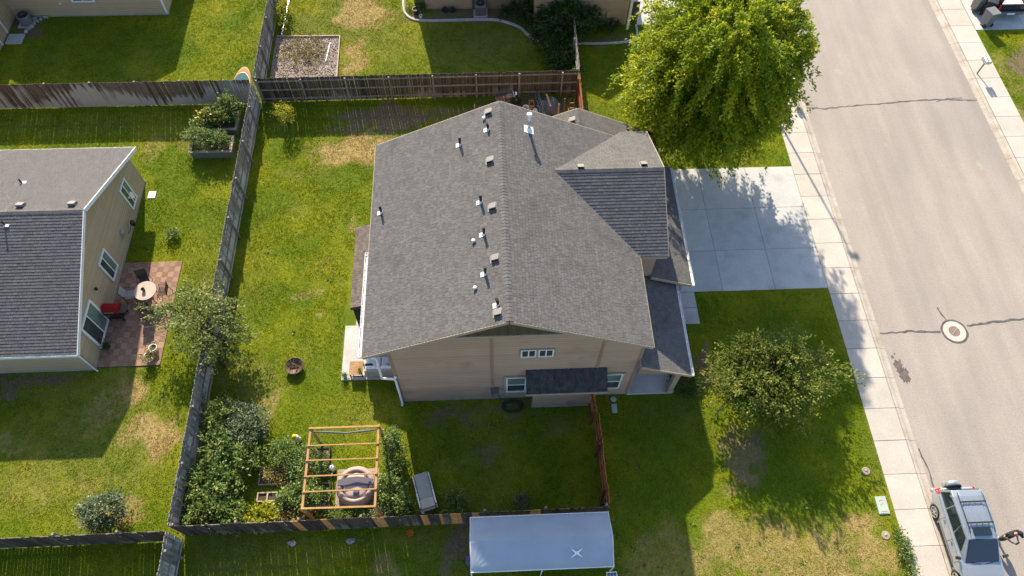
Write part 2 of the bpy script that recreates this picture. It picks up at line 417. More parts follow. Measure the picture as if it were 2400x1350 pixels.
# ------------------------------------------------------------------ foliage
def leaf_mesh(name, pts, axis, size, mat, parent, seed=0, width=.58, up=.75, rnd=None, kind=None):
    g = np.random.default_rng(seed); n = len(pts)
    axis = axis / (np.linalg.norm(axis, axis=1, keepdims=True) + 1e-9)
    rv = g.normal(size=(n, 3)) * .8; rv[:, 2] += up * 2; rv[:, 1] += up * .5
    side = np.cross(axis, rv); side /= (np.linalg.norm(side, axis=1, keepdims=True) + 1e-9)
    nrm = np.cross(side, axis); sz = size[:, None]
    V = np.empty((n, 4, 3)); V[:, 0] = pts
    V[:, 1] = pts + axis * sz * .45 + side * sz * width * .5 - nrm * sz * .08
    V[:, 2] = pts + axis * sz
    V[:, 3] = pts + axis * sz * .45 - side * sz * width * .5 - nrm * sz * .08
    off = np.array(OFF.get(parent.name, Vector((0, 0, 0)))) if parent is not None else np.zeros(3)
    V = (V - off).reshape(-1, 3)
    me = bpy.data.meshes.new(name); me.vertices.add(4 * n); me.vertices.foreach_set('co', V.astype(np.float32).ravel())
    me.loops.add(4 * n); me.loops.foreach_set('vertex_index', np.arange(4 * n, dtype=np.int32))
    me.polygons.add(n); me.polygons.foreach_set('loop_start', np.arange(0, 4 * n, 4, dtype=np.int32))
    me.polygons.foreach_set('loop_total', np.full(n, 4, dtype=np.int32))
    me.update(calc_edges=True)
    at = me.attributes.new('rnd', 'FLOAT', 'FACE'); at.data.foreach_set('value', (g.random(n) if rnd is None else rnd).astype(np.float32))
    me.materials.append(MATS[mat])
    o = bpy.data.objects.new(name, me); _link(o, parent)
    if kind: o['kind'] = kind
    return o
def spray_points(c, R, n, length, per, droop, seed, low=-.55, shell=(.45, 1.), lump=.22, jitter=.07):
    g = np.random.default_rng(seed); c = np.array(c); R = np.array(R)
    d = g.normal(size=(n * 3, 3)); d /= np.linalg.norm(d, axis=1, keepdims=True); d = d[d[:, 2] > low][:n]; n = len(d)
    lobes = g.normal(size=(14, 3)); lobes /= np.linalg.norm(lobes, axis=1, keepdims=True); amp = g.uniform(-1, 1, 14)
    f = 1 + lump * np.tanh(((np.clip(d @ lobes.T, 0, 1) ** 6) * amp).sum(1) * 1.6)
    rad = (shell[0] + (shell[1] - shell[0]) * g.random(n) ** .55) * f
    s = c + R * d * rad[:, None] - d * length * .5 * g.uniform(.5, 1, (n, 1))
    dirs = d * np.array([1, 1, .55]) + g.normal(size=(n, 3)) * .28; dirs /= np.linalg.norm(dirs, axis=1, keepdims=True)
    ln = length * g.uniform(.5, 1.1, n) * (1 + .55 * (g.random(n) > .88)); t = g.random((n, per)) ** .8
    P = s[:, None, :] + dirs[:, None, :] * (t * ln[:, None])[..., None]
    P[..., 2] -= droop * (t ** 2) * ln[:, None]
    P += g.normal(size=P.shape) * jitter
    ax = dirs[:, None, :] + g.normal(size=P.shape) * .75; ax[..., 2] -= droop * .6
    tone = np.clip(.5 + .22 * g.normal(size=(n, 1)) + .16 * g.normal(size=(n, per)) + .18 * (t - .5), 0, 1)
    curves = (s, dirs, ln)
    return P.reshape(-1, 3), ax.reshape(-1, 3), tone.ravel(), curves
def limbs(mb, base, top, r0, targets, seed=0):
    rg = random.Random(seed); base = Vector(base); top = Vector(top)
    mb.tube([base + Vector((0, 0, -.1)), base + (top - base) * .35 + Vector((rg.uniform(-.1, .1), rg.uniform(-.1, .1), 0)), base + (top - base) * .7, top], [r0 * 1.25, r0, r0 * .75, r0 * .25], 8)
    for q in targets:
        q = Vector(q); a = base + (top - base) * rg.uniform(.3, .75); m = a.lerp(q, .5) + Vector((0, 0, (q - a).length * .12))
        mb.tube([a, m, q], [r0 * .42, r0 * .25, r0 * .06], 6)
def tree(name, label, cat, base, c, R, n, length, per, leaf, droop, mat, seed, r0=.12, group=None, low=-.55, lump=.22, shell=(.45, 1.), nl=14, jitter=.07, crown='crown', trunk=True):
    t = thing(name, label, cat, base, group=group)
    P, ax, tone, (s, d, ln) = spray_points(c, R, n, length, per, droop, seed, low, shell, lump, jitter)
    keep = P[:, 2] > .02; P, ax, tone = P[keep], ax[keep], tone[keep]
    sz = np.random.default_rng(seed + 1).uniform(.6, 1.3, len(P)) * leaf
    leaf_mesh(crown, P, ax, sz, mat, t, seed, rnd=tone)
    if trunk:
        mb = MB(); idx = np.random.default_rng(seed + 2).permutation(len(s))[:nl]
        limbs(mb, base, (c[0], c[1], c[2] + R[2] * .45), r0, [tuple(s[i] + d[i] * ln[i] * .4) for i in idx], seed)
        mb.build('trunk' if r0 > .045 else 'stem', 'bark', t, smooth=True)
    return t

def grass_material():
    m = bpy.data.materials.new('grass_blade'); m.use_nodes = True; t = m.node_tree; N = t.nodes; L = t.links; N.clear(); out = N.new('ShaderNodeOutputMaterial'); g = N.new('ShaderNodeNewGeometry')
    def noise(s, d=3):
        n = N.new('ShaderNodeTexNoise'); n.inputs['Scale'].default_value = s; n.inputs['Detail'].default_value = d; L.new(g.outputs['Position'], n.inputs['Vector']); return n.outputs['Fac']
    def mr(v, a, bb):
        x = N.new('ShaderNodeMapRange'); L.new(v, x.inputs[0]); x.inputs[1].default_value = a; x.inputs[2].default_value = bb; return x.outputs[0]
    def mix(f, a, bb):
        x = N.new('ShaderNodeMix'); x.data_type = 'RGBA'
        for sck, v in ((x.inputs[0], f), (x.inputs[6], a), (x.inputs[7], bb)):
            if hasattr(v, 'is_output'): L.new(v, sck)
            else: sck.default_value = (*v, 1)
        return x.outputs[2]
    c = mix(mr(noise(6.), .35, .68), (.18, .255, .010), (.24, .31, .010))
    c = mix(mr(noise(.33, 2), .42, .74), c, (.39, .39, .014))
    c = mix(mr(noise(1.9), .52, .75), c, (.135, .225, .013))
    a1 = N.new('ShaderNodeAttribute'); a1.attribute_name = 'dry'; a2 = N.new('ShaderNodeAttribute'); a2.attribute_name = 'dirt'
    c = mix(a1.outputs['Fac'], c, (.47, .355, .155)); c = mix(a2.outputs['Fac'], c, (.30, .22, .13))
    p = N.new('ShaderNodeBsdfDiffuse'); L.new(c, p.inputs[0]); tl = N.new('ShaderNodeBsdfTranslucent'); L.new(c, tl.inputs[0]); mx = N.new('ShaderNodeMixShader'); mx.inputs[0].default_value = .4
    L.new(p.outputs[0], mx.inputs[1]); L.new(tl.outputs[0], mx.inputs[2]); L.new(mx.outputs[0], out.inputs[0]); MATS['grass_blade'] = m
grass_material()

# ================================================================== THE SETTING
def vnoise(x, y, s, seed):
    g = np.random.default_rng(seed); T = g.random((256, 256)); x = x * s + 1000.; y = y * s + 1000.
    xi = np.floor(x).astype(int); yi = np.floor(y).astype(int); fx = x - xi; fy = y - yi
    fx = fx * fx * (3 - 2 * fx); fy = fy * fy * (3 - 2 * fy)
    t = lambda a, b: T[a % 256, b % 256]
    return (t(xi, yi) * (1 - fx) + t(xi + 1, yi) * fx) * (1 - fy) + (t(xi, yi + 1) * (1 - fx) + t(xi + 1, yi + 1) * fx) * fy
# bare and parched patches of the lawns: x, y, rx, ry, 0 straw / 1 earth, strength
PATCH = [(-7.5,26.8,2.1,1.2,0,1.0),(-5.7,29.1,2.7,1.0,1,1.0),(-3.0,29.2,2.7,0.7,1,0.6),(-7.4,38.1,2.1,1.4,0,1.0),(-7.5,33.8,1.0,1.7,0,0.9),(-8.6,35.7,4.7,3.5,0,0.3),
(0.0,34.7,3.9,2.3,0,0.35),(-8.9,17.3,0.9,0.3,0,0.6),(-7.1,22.0,0.3,0.3,0,0.9),(-9.0,26.3,0.9,0.8,0,0.5),(-16.5,12.8,0.9,1.3,0,0.9),(-14.7,10.8,1.3,1.0,0,1.0),
(-17.3,12.0,1.1,1.3,0,0.6),(-19.9,13.4,2.3,0.9,0,0.3),(-21.1,10.6,0.6,0.8,0,0.6),(-18.1,8.1,2.1,0.6,0,0.5),(-15.8,7.3,1.4,0.5,0,0.8),(-17.4,10.1,3.7,3.1,0,0.35),
(10.9,9.0,1.0,1.3,1,0.65),(11.0,8.4,0.7,0.7,0,0.8),(11.2,4.8,4.1,1.3,0,0.75),(6.9,4.9,1.5,1.1,0,0.6),(15.4,5.7,1.1,0.7,0,0.9),(15.7,4.3,0.9,1.0,0,0.8),(9.4,5.8,1.4,0.7,0,0.8),
(-1.7,11.3,1.1,0.5,1,0.7),(-0.6,9.1,0.4,0.5,1,0.7),(-1.8,8.9,0.9,0.4,0,0.3),(-10.3,12.0,0.4,1.3,0,0.7),(-11.5,13.1,1.4,0.9,0,0.4),(-9.8,5.4,3.5,1.0,0,0.25),
(-4.6,5.8,1.8,0.5,0,0.3),(-4.6,4.4,1.0,0.4,0,0.7),(-16.0,27.7,1.4,0.6,0,0.5),(-17.1,28.7,1.4,1.0,0,0.3),(-22.4,29.1,6.0,0.8,0,0.2),(-18.4,27.2,0.9,0.9,0,0.5),
(9.9,13.1,0.35,0.9,1,0.8),(-10.2,13.2,0.8,0.6,0,0.3),(2.8,10.7,1.5,0.25,1,0.3),(-7.3,36.8,0.5,0.4,0,0.5),(-22.0,13.6,3.2,0.3,1,0.9),
(0.5,11.4,1.2,0.3,1,0.5),(-13.9,18.1,0.6,1.5,0,0.3),(-10.5,25.2,.6,.5,0,.35),(-8.2,19.2,.7,.5,0,.3),(-1.8,4.6,.5,2.2,1,.8),(13.6,3.6,1.4,.8,0,.8),(-9.5,22.6,.8,.5,0,.25),
(1.2,37.6,5.5,.7,1,1.),(-28.,37.4,1.2,1.,1,.9),(6.9,35.2,2.5,.6,1,.7),(3.0,29.2,3.0,1.2,1,.7)]
PATCH_E = [(31.6,31.8,0.5,1.6,0,0.6),(33.1,32.3,0.9,1.4,1,0.9),(31.3,27.4,0.5,1.3,0,0.9),(33.4,29.5,.8,.8,1,.7)]
def lawn_attr(x, y, P):
    wx = x + (vnoise(x, y, 1.1, 3) - .5) * 1.3 + (vnoise(x, y, 3.7, 4) - .5) * .5
    wy = y + (vnoise(x, y, 1.1, 5) - .5) * 1.3 + (vnoise(x, y, 3.7, 6) - .5) * .5
    dry = np.zeros_like(x); dirt = np.zeros_like(x)
    for (cx, cy, rx, ry, k, st) in P:
        q = np.sqrt(((wx - cx) / (rx * 1.12)) ** 2 + ((wy - cy) / (ry * 1.12)) ** 2)
        v = st * np.clip((1.15 - q) / .5, 0, 1)
        if k == 0: dry = np.maximum(dry, v)
        else: dirt = np.maximum(dirt, v)
    fine = vnoise(x, y, 5.5, 8) * .6 + vnoise(x, y, 13., 9) * .4
    dry = np.clip(np.maximum(np.clip(dry * 1.3 - (1 - fine) * .75 * (dry > .01), 0, .9), dry * fine * .85) + np.clip(vnoise(x, y, .35, 11) - .66, 0, 1) * .7 * fine, 0, 1)
    dirt = np.clip(dirt * (.3 + 1.35 * fine), 0, 1)
    return dry, dirt
def lawn_material():
    m = bpy.data.materials.new('lawn'); m.use_nodes = True; t = m.node_tree; N = t.nodes; L = t.links
    b = N['Principled BSDF']; b.inputs['Roughness'].default_value = .9; b.inputs['Specular IOR Level'].default_value = .12
    g = N.new('ShaderNodeNewGeometry')
    def noise(s, d=4):
        n = N.new('ShaderNodeTexNoise'); n.inputs['Scale'].default_value = s; n.inputs['Detail'].default_value = d; L.new(g.outputs['Position'], n.inputs['Vector']); return n.outputs['Fac']
    def mr(v, a, bb):
        x = N.new('ShaderNodeMapRange'); L.new(v, x.inputs[0]); x.inputs[1].default_value = a; x.inputs[2].default_value = bb; return x.outputs[0]
    def mix(f, a, bb):
        x = N.new('ShaderNodeMix'); x.data_type = 'RGBA'
        for sck, v in ((x.inputs[0], f), (x.inputs[6], a), (x.inputs[7], bb)):
            if hasattr(v, 'is_output'): L.new(v, sck)
            else: sck.default_value = (*v, 1)
        return x.outputs[2]
    c = mix(mr(noise(7., 5), .35, .68), (.082, .122, .007), (.108, .145, .007))
    c = mix(mr(noise(.33, 2), .42, .72), c, (.185, .19, .009))
    c = mix(mr(noise(2.3, 3), .52, .75), c, (.066, .108, .008))
    a1 = N.new('ShaderNodeAttribute'); a1.attribute_name = 'dry'; a2 = N.new('ShaderNodeAttribute'); a2.attribute_name = 'dirt'
    straw = mix(mr(noise(9., 4), .35, .65), (.37, .265, .11), (.28, .20, .08))
    c = mix(a1.outputs['Fac'], c, straw)
    earth = mix(mr(noise(8., 4), .35, .65), (.18, .128, .085), (.12, .085, .055))
    c = mix(a2.outputs['Fac'], c, earth)
    L.new(c, b.inputs['Base Color'])
    bn = N.new('ShaderNodeBump'); bn.inputs['Strength'].default_value = .5; bn.inputs['Distance'].default_value = .05
    L.new(noise(16., 6), bn.inputs['Height']); L.new(bn.outputs[0], b.inputs['Normal'])
    MATS['lawn'] = m
lawn_material()
def lawn_z(X, Y): return ((vnoise(X, Y, .8, 21) - .5) * .03 + (vnoise(X, Y, 2.5, 22) - .5) * .010) * np.clip(np.minimum(abs(16.86 - X), abs(31.04 - X)) / .6, 0, 1)
def lawn(name, x0, x1, y0, y1, step, P):
    nx = int((x1 - x0) / step) + 1; ny = int((y1 - y0) / step) + 1
    X, Y = np.meshgrid(np.linspace(x0, x1, nx), np.linspace(y0, y1, ny)); X = X.ravel(); Y = Y.ravel()
    Z = lawn_z(X, Y)
    i = np.arange(nx * ny).reshape(ny, nx)
    F = np.stack([i[:-1, :-1], i[:-1, 1:], i[1:, 1:], i[1:, :-1]], -1).reshape(-1, 4)
    me = bpy.data.meshes.new(name); me.vertices.add(nx * ny); me.vertices.foreach_set('co', np.stack([X, Y, Z], 1).astype(np.float32).ravel())
    me.loops.add(F.size); me.loops.foreach_set('vertex_index', F.astype(np.int32).ravel())
    me.polygons.add(len(F)); me.polygons.foreach_set('loop_start', np.arange(0, F.size, 4, dtype=np.int32)); me.polygons.foreach_set('loop_total', np.full(len(F), 4, dtype=np.int32))
    me.polygons.foreach_set('use_smooth', np.ones(len(F), dtype=bool)); me.update(calc_edges=True)
    d, e = lawn_attr(X, Y, P)
    for nme, v in (('dry', d), ('dirt', e)):
        a = me.attributes.new(nme, 'FLOAT', 'POINT'); a.data.foreach_set('value', v.astype(np.float32))
    me.materials.append(MATS['lawn']); o = bpy.data.objects.new(name, me); COL.objects.link(o); return struct(o)
gmb = MB(); gmb.sheet([(-900, -900), (900, -900), (900, 900), (-900, 900)], -.32)
M('earth', (.09, .11, .03), (.13, .12, .05), .3, .95)
struct(gmb.build('ground', 'earth'))
lawn('lawn', -40, 16.86, -6, 54, .16, PATCH)
lawn('verge_lawn', 31.04, 44, 14, 35.28, .16, PATCH_E)

# ---- road, kerbs, sidewalks
road = struct(MB().sheet([(18.6, -40), (29.2, -40), (29.2, 90), (18.6, 90)], -.10).build('road', 'asphalt'))
def crack(name, pts, wd, seed, z=-.096, mat='tar', taper=False):
    rg = random.Random(seed); P = [Vector((*p, 0)) for p in pts]; Q = []
    for a, b in zip(P[:-1], P[1:]):
        n = max(2, int((b - a).length / .18))
        for k in range(n): Q.append(a.lerp(b, k / n) + Vector((rg.uniform(-.025, .025), rg.uniform(-.035, .035), 0)))
    Q.append(P[-1]); vs = []; fs = []
    for i, q in enumerate(Q):
        d = (Q[min(i + 1, len(Q) - 1)] - Q[max(i - 1, 0)]).normalized(); s = Vector((-d.y, d.x, 0)); ww = wd * rg.uniform(.6, 1.4) * (1 - .8 * i / len(Q) if taper else 1)
        vs += [q + s * ww / 2, q - s * ww / 2]
    for i in range(len(Q) - 1): fs.append((2 * i, 2 * i + 1, 2 * i + 3, 2 * i + 2))
    return MB().add([(p.x, p.y, z) for p in vs], fs).build(name, mat, road)
crack('tar_seam', [(18.78, 14.58), (20.15, 14.66), (21.75, 14.57)], .10, 1)
crack('tar_seam', [(23.12, 14.84), (24.27, 14.98), (26.03, 15.13), (27.6, 15.0), (29.1, 15.1)], .11, 2)
crack('tar_seam', [(22.26, 15.2), (22.12, 15.5), (22.03, 15.91)], .07, 3)
crack('tar_seam', [(18.81, 29.24), (19.91, 29.10), (21.29, 29.27), (23.30, 29.40), (24.93, 29.56), (27.17, 29.62), (29.05, 29.51)], .085, 4)
crack('tar_seam', [(26.6, 29.45), (27.3, 29.68), (28.2, 29.72)], .05, 5, z=-.0925)
crack('tar_seam', [(18.80, 8.9), (18.95, 8.0), (18.92, 7.2)], .06, 6)
def stain(c, rx, ry, seed, mat='oil', z=-.0955, n=26):
    rg = random.Random(seed)
    return MB().sheet([(c[0] + rx * rg.uniform(.6, 1.15) * math.cos(6.283 * k / n), c[1] + ry * rg.uniform(.6, 1.15) * math.sin(6.283 * k / n)) for k in range(n)], z).build('oil_stain', mat, road)
stain((19.25, 12.45), .30, .50, 1); stain((19.12, 12.95), .24, .24, 2, z=-.0945); stain((19.0, 13.35), .08, .1, 3); stain((19.3, 13.15), .06, .07, 4); stain((19.15, 13.5), .05, .06, 5)
M('oil_faint', (.30, .252, .21), (.345, .294, .25), 3, .9)
stain((21.4, 32.0), .22, .38, 6, 'oil_faint'); stain((21.5, 31.2), .10, .3, 7, 'oil_faint', z=-.0948); stain((22.6, 26.3), .16, .18, 8, 'oil_faint'); stain((20.2, 6.9), .5, .2, 9, 'oil_faint'); stain((27.4, 24.6), .2, .5, 10, 'oil_faint')
mh = thing('manhole', 'round manhole with pale concrete collar and rusty lid in the road', 'manhole', (22.43, 14.55, -.1))
n = 40
MB().add([(22.43 + a * math.cos(6.2832 * k / n) * (1 + .03 * math.sin(5 * k)), 14.57 + a * math.sin(6.2832 * k / n), -.094) for a in (.535, .65) for k in range(n)], [(k, n + k, n + (k + 1) % n, (k + 1) % n) for k in range(n)]).build('tar_ring', 'tar', mh)
MB().lathe([(.27, -.03), (.545, -.03), (.545, .012), (.275, .012)], (22.43, 14.57, -.1), n, closed=True).build('collar', 'concrete', mh, bevel=.006)
ml = MB().lathe([(.27, -.03), (.27, .008), (.0, .012)], (22.43, 14.57, -.1), n).build('lid', 'manhole_lid', mh)
MB().beam((22.25, 14.40, -.084), (22.62, 14.73, -.084), .03, .012).build('lid_rib', 'galv', ml)

sw = struct(MB().box(16.9, 18.3, -12, 60, -.3, -.16).build('sidewalk', 'foundation'))
y = 16.03 + 1.497 * 18
pm = MB().box(-.7225, .7225, -.741, .741, -.155, 0).build('panel', 'concrete', sw, bevel=.012); pm.location = (17.577, y, .022)
while y > -4:
    y -= 1.497; o = shared('panel', pm.data, (17.577, y + U(-.004, .004), .022 + U(-.003, .003)), sw)
    md = o.modifiers.new('bevel', 'BEVEL'); md.width = .012; md.segments = 2
sw2 = struct(MB().box(29.5, 31.0, 4, 60, -.3, -.16).build('sidewalk', 'foundation'))
y = 34.19 + 1.524 * 9.5
while y > 12:
    o = shared('panel', pm.data, (30.285, y, .022 + U(-.003, .003)), sw2); o.scale = (1.03, 1.02, 1); y -= 1.524
    md = o.modifiers.new('bevel', 'BEVEL'); md.width = .012; md.segments = 2
# rolled kerb and gutter, cast in lengths
def kerb(xs, zs, ya, yb, parent, name='kerb_length'):
    prof = list(zip(xs, zs)); n = len(prof)
    vs = [(x, ya, z) for x, z in prof] + [(x, yb, z) for x, z in prof] + [(xs[0], ya, -.3), (xs[-1], ya, -.3), (xs[0], yb, -.3), (xs[-1], yb, -.3)]
    fs = [(i, i + 1, n + i + 1, n + i) for i in range(n - 1)] + [tuple(range(n)) + (2 * n + 1, 2 * n), tuple(range(n, 2 * n)) + (2 * n + 3, 2 * n + 2)]
    if xs[0] > xs[-1]: pass
    return MB().add(vs, fs).build(name, 'curb', parent)
kL = struct(MB().box(18.35, 18.7, -12, 60, -.3, -.29).build('kerb', 'foundation'))
kR = struct(MB().box(29.1, 29.45, 4, 60, -.3, -.29).build('kerb', 'foundation'))
y = 16.03 + 1.497 * 18.5
while y > -4:
    kerb([18.312, 18.40, 18.47, 18.52, 18.60, 18.76], [.018, .02, .0, -.06, -.085, -.088], y - 1.497 + .008, y - .008, kL); y -= 1.497
y = 34.19 + 1.524 * 10
while y > 12:
    kerb([29.04, 29.2, 29.28, 29.33, 29.40, 29.505], [-.088, -.085, -.06, .0, .02, .018], y - 1.524 + .008, y - .008, kR); y -= 1.524

# ---- driveway, front walk, porch slab, other paving
dw = struct(MB().box(8.4, 16.8, 17.2, 24.7, -.15, -.05).build('driveway', 'foundation'))
xs = [8.3, 11.58, 14.2, 16.842]; ys = [17.13, 19.5, 22.1, 24.83]
for i in range(3):
    for j in range(3): MB().box(xs[i] + .006, xs[i + 1] - .006, ys[j] + .006, ys[j + 1] - .006, -.1, .026).build('panel', 'driveway', dw, bevel=.01)
fw = struct(MB().box(8.3, 10.0, 15.5, 17.0, -.15, -.05).build('front_walk', 'foundation'))
for a, b, c, d in ((8.25, 10.12, 16.25, 17.12), (8.25, 10.12, 15.37, 16.24)): MB().box(a, b - .0, c + .005, d - .005, -.1, .028).build('panel', 'driveway', fw, bevel=.01)
nd = struct(MB().box(9.9, 16.8, 36.5, 52, -.15, -.05).build('driveway', 'foundation'))
for x0, x1 in ((9.75, 12.2), (12.2, 14.5), (14.5, 16.84)):
    for y0, y1 in ((36.35, 39.2), (39.2, 42), (42, 45)): MB().box(x0 + .006, x1 - .006, y0 + .006, y1 - .006, -.1, .026).build('panel', 'driveway', nd, bevel=.01)
ed = struct(MB().box(31.2, 42, 35.4, 44, -.15, -.05).build('driveway', 'foundation'))
for x0, x1 in ((31.06, 34.2), (34.2, 37.3), (37.3, 40.4)):
    for y0, y1 in ((35.3, 38.2), (38.2, 41.1), (41.1, 44)): MB().box(x0 + .006, x1 - .006, y0 + .006, y1 - .006, -.1, .026).build('panel', 'driveway', ed, bevel=.01)
ps = struct(MB().box(-6.9, -4.1, 13.05, 15.85, -.1, .05).build('patio', 'driveway', bevel=.015))
MB().box(-6.4, -4.1, 15.86, 19.7, -.1, .046).build('panel', 'driveway', ps, bevel=.015)

# ---- grass blades standing on the lawns (uncountable)
NOGRASS = [(-4.3, 6.3, 11.8, 22.3), (.2, 9.4, 17, 25.2), (6.1, 8.4, 11.7, 17.2), (8.2, 16.9, 17.1, 24.9), (8.2, 10.15, 15.35, 17.2), (-6.95, -4, 13, 19.8), (1.6, 4.6, 11.4, 12.1),
           (-30, -18.1, 13.9, 25), (-18.2, -15.2, 14.0, 19.85), (-12.4, -8.6, 32.2, 35.8), (-30, -19.4, 38.1, 60), (-5, 10, 38, 60), (3.2, 9.3, 36.3, 60), (9.7, 17, 36.3, 46), (-29, -27.7, 35.6, 40),
           (-4.3, 1.4, 37.1, 39), (-16, -13.6, 26.5, 29.6), (-6.8, -4.9, 7.3, 8.9)]
def blades(name, x0, x1, y0, y1, dens, P, seed, L=(.028, .062)):
    g = np.random.default_rng(seed); n = int((x1 - x0) * (y1 - y0) * dens); x = g.uniform(x0, x1, n); y = g.uniform(y0, y1, n)
    k = np.ones(n, bool)
    for a, b, c, d in NOGRASS: k &= ~((x > a) & (x < b) & (y > c) & (y < d))
    d_, e_ = lawn_attr(x, y, P); k &= g.random(n) > e_ * .9
    x, y, d_, e_ = x[k], y[k], d_[k], e_[k]; n = len(x)
    nb = 3; x = np.repeat(x, nb) + g.normal(size=n * nb) * .03; y = np.repeat(y, nb) + g.normal(size=n * nb) * .03; d_ = np.repeat(d_, nb); e_ = np.repeat(e_, nb); n *= nb
    a = g.uniform(0, 6.283, n); ln = g.uniform(*L, n) * (.7 + .8 * vnoise(x, y, 1.7, 31)); wd = g.uniform(.010, .022, n); lean = g.uniform(.2, 1.1, n)
    zb = lawn_z(x, y) - .006
    V = np.zeros((n, 3, 3)); V[:, 0] = np.stack([x - np.sin(a) * wd, y + np.cos(a) * wd, zb], 1); V[:, 1] = np.stack([x + np.sin(a) * wd, y - np.cos(a) * wd, zb], 1)
    V[:, 2] = np.stack([x + np.cos(a) * ln * lean, y + np.sin(a) * ln * lean, zb + ln * .8], 1)
    me = bpy.data.meshes.new(name); me.vertices.add(3 * n); me.vertices.foreach_set('co', V.astype(np.float32).ravel())
    me.loops.add(3 * n); me.loops.foreach_set('vertex_index', np.arange(3 * n, dtype=np.int32)); me.polygons.add(n)
    me.polygons.foreach_set('loop_start', np.arange(0, 3 * n, 3, dtype=np.int32)); me.polygons.foreach_set('loop_total', np.full(n, 3, dtype=np.int32)); me.update(calc_edges=True)
    for nme, v in (('dry', d_), ('dirt', e_ * .3)):
        t = me.attributes.new(nme, 'FLOAT', 'POINT'); t.data.foreach_set('value', np.repeat(v, 3).astype(np.float32))
    me.materials.append(MATS['grass_blade']); o = bpy.data.objects.new(name, me); COL.objects.link(o); o['kind'] = 'stuff'
    o['label'] = 'short mown grass of the ' + ('yards west of the street' if x0 < 20 else 'verge east of the street'); o['category'] = 'grass'; return o
blades('grass', -31, 16.8, 2.5, 42, 270, PATCH, 41)
blades('grass', 31.1, 37, 24, 35.2, 270, PATCH_E, 42)

# ================================================================== MAIN HOUSE
def roof_plane(parent, pts, seed, mat='shingle', t=.16, name='roof', deck='trim', expo=.14, tab=.19, h=.022):
    m = MB(); slab(m, pts, t); ro = m.build(name, deck, parent)
    s = MB(); shingle_plane(s, pts, expo, tab, h, seed); s.build('shingles', mat, ro, kind='stuff'); return ro
def ridge_caps(parent, a, b, dl, dr, mat, seed):
    """bent cap shingles along a ridge a-b; dl, dr = down-slope vectors to either side"""
    rg = random.Random(seed); a = Vector(a); b = Vector(b); d = (b - a); L = d.length; d.normalize(); dl = Vector(dl).normalized() * .15; dr = Vector(dr).normalized() * .15; n = int(L / .15); m = MB()
    for k in range(n):
        p = a + d * (k * L / n); q = a + d * ((k + 1.15) * L / n if k < n - 1 else L); z = Vector((0, 0, .034)); z2 = Vector((0, 0, .022))
        m.add([p + z, p + dl + z, q + dl + z2, q + z2, p + dr + z, q + dr + z2], [(0, 1, 2, 3), (3, 5, 4, 0)], rg.random())
    return m.build('ridge_caps', mat, parent, kind='stuff')
def gutter(parent, x, y0, y1, z, s, hang=.62, name='gutter'):
    """white eave gutter along y on the side s (+1 east, -1 west) of x, with its hangers"""
    m = MB(); a, b = sorted((x, x + s * .125)); m.box(a, b, y0, y1, z - .12, z - .108)
    m.box(*sorted((x + s * .113, x + s * .125)), y0, y1, z - .11, z + .01); m.box(*sorted((x, x + s * .01)), y0, y1, z - .11, z + .005)
    for yy in (y0, y1 - .012): m.box(a + .012, b - .013, yy, yy + .012, z - .107, z)
    o = m.build(name, 'white_metal', parent); yy = y0 + .3
    while yy < y1 - .1: MB().box(a, b, yy, yy + .03, z + .011, z + .022).build('hanger', 'white_metal', o); yy += hang
    return o
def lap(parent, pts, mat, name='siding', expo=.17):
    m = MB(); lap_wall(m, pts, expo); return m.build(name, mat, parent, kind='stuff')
H = thing('house', 'two storey taupe house with grey shingle roof in the middle of the picture', 'house', (1.0, 17.0, 0))
XW, XE, YS, YN = -4.06, 6.15, 11.97, 21.95
def zr(x): return 5.52 + .4699 * (x + 4.95) if x < .69 else 5.60 + .4557 * (6.33 - x)
# solid wall cores, then lap boards on them
core = MB(); core.add([(XW, YS, 0), (XE, YS, 0), (XE, YS, 5.45), (.69, YS, 7.9), (XW, YS, 5.70), (XW, YN, 0), (XE, YN, 0), (XE, YN, 5.45), (.69, YN, 7.9), (XW, YN, 5.70)],
    [(0, 1, 2, 3, 4), (9, 8, 7, 6, 5), (0, 4, 9, 5), (1, 6, 7, 2)]); core.build('wall', 'siding', H)
zt = 6.42; xl = -4.95 + (zt + .17 - 5.52) / .4699; xr = 6.33 - (zt + .17 - 5.60) / .4557
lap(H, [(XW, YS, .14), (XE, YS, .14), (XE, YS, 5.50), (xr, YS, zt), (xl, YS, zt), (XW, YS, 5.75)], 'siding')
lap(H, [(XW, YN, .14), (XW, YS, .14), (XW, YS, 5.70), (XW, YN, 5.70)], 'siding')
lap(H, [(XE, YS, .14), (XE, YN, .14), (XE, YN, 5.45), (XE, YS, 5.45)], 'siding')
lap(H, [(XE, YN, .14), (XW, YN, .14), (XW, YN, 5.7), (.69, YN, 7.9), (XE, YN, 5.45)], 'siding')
MB().box(XW - .03, XE + .02, YS - .035, YS + .1, -.1, .145).build('foundation', 'foundation', H)
MB().add([(xl, YS - .01, zt), (xr, YS - .01, zt), (.69, YS - .01, 8.0), (xl, YS + .05, zt), (xr, YS + .05, zt), (.69, YS + .05, 8.0)], [(0, 1, 2), (0, 3, 4, 1), (1, 4, 5, 2), (2, 5, 3, 0)]).build('gable_panel', 'batten', H)
x = xl + .3
while x < xr - .2: MB().box(x - .02, x + .02, YS - .036, YS - .012, zt + .06, zr(x) - .2).build('batten', 'batten', H); x += .38
MB().box(xl - .15, xr + .15, YS - .06, YS + .0, zt - .06, zt + .055).build('band_board', 'trim', H)
for x in (.03, 4.43): MB().box(x - .055, x + .055, YS - .040, YS, .15, zt - .062 if x < 1 else 5.9).build('seam_board', 'siding', H)
for x, zz in ((XW + .05, 5.6), (XE - .05, 5.35)): MB().box(x - .055, x + .055, YS - .042, YS, .15, zz).build('corner_board', 'siding', H)
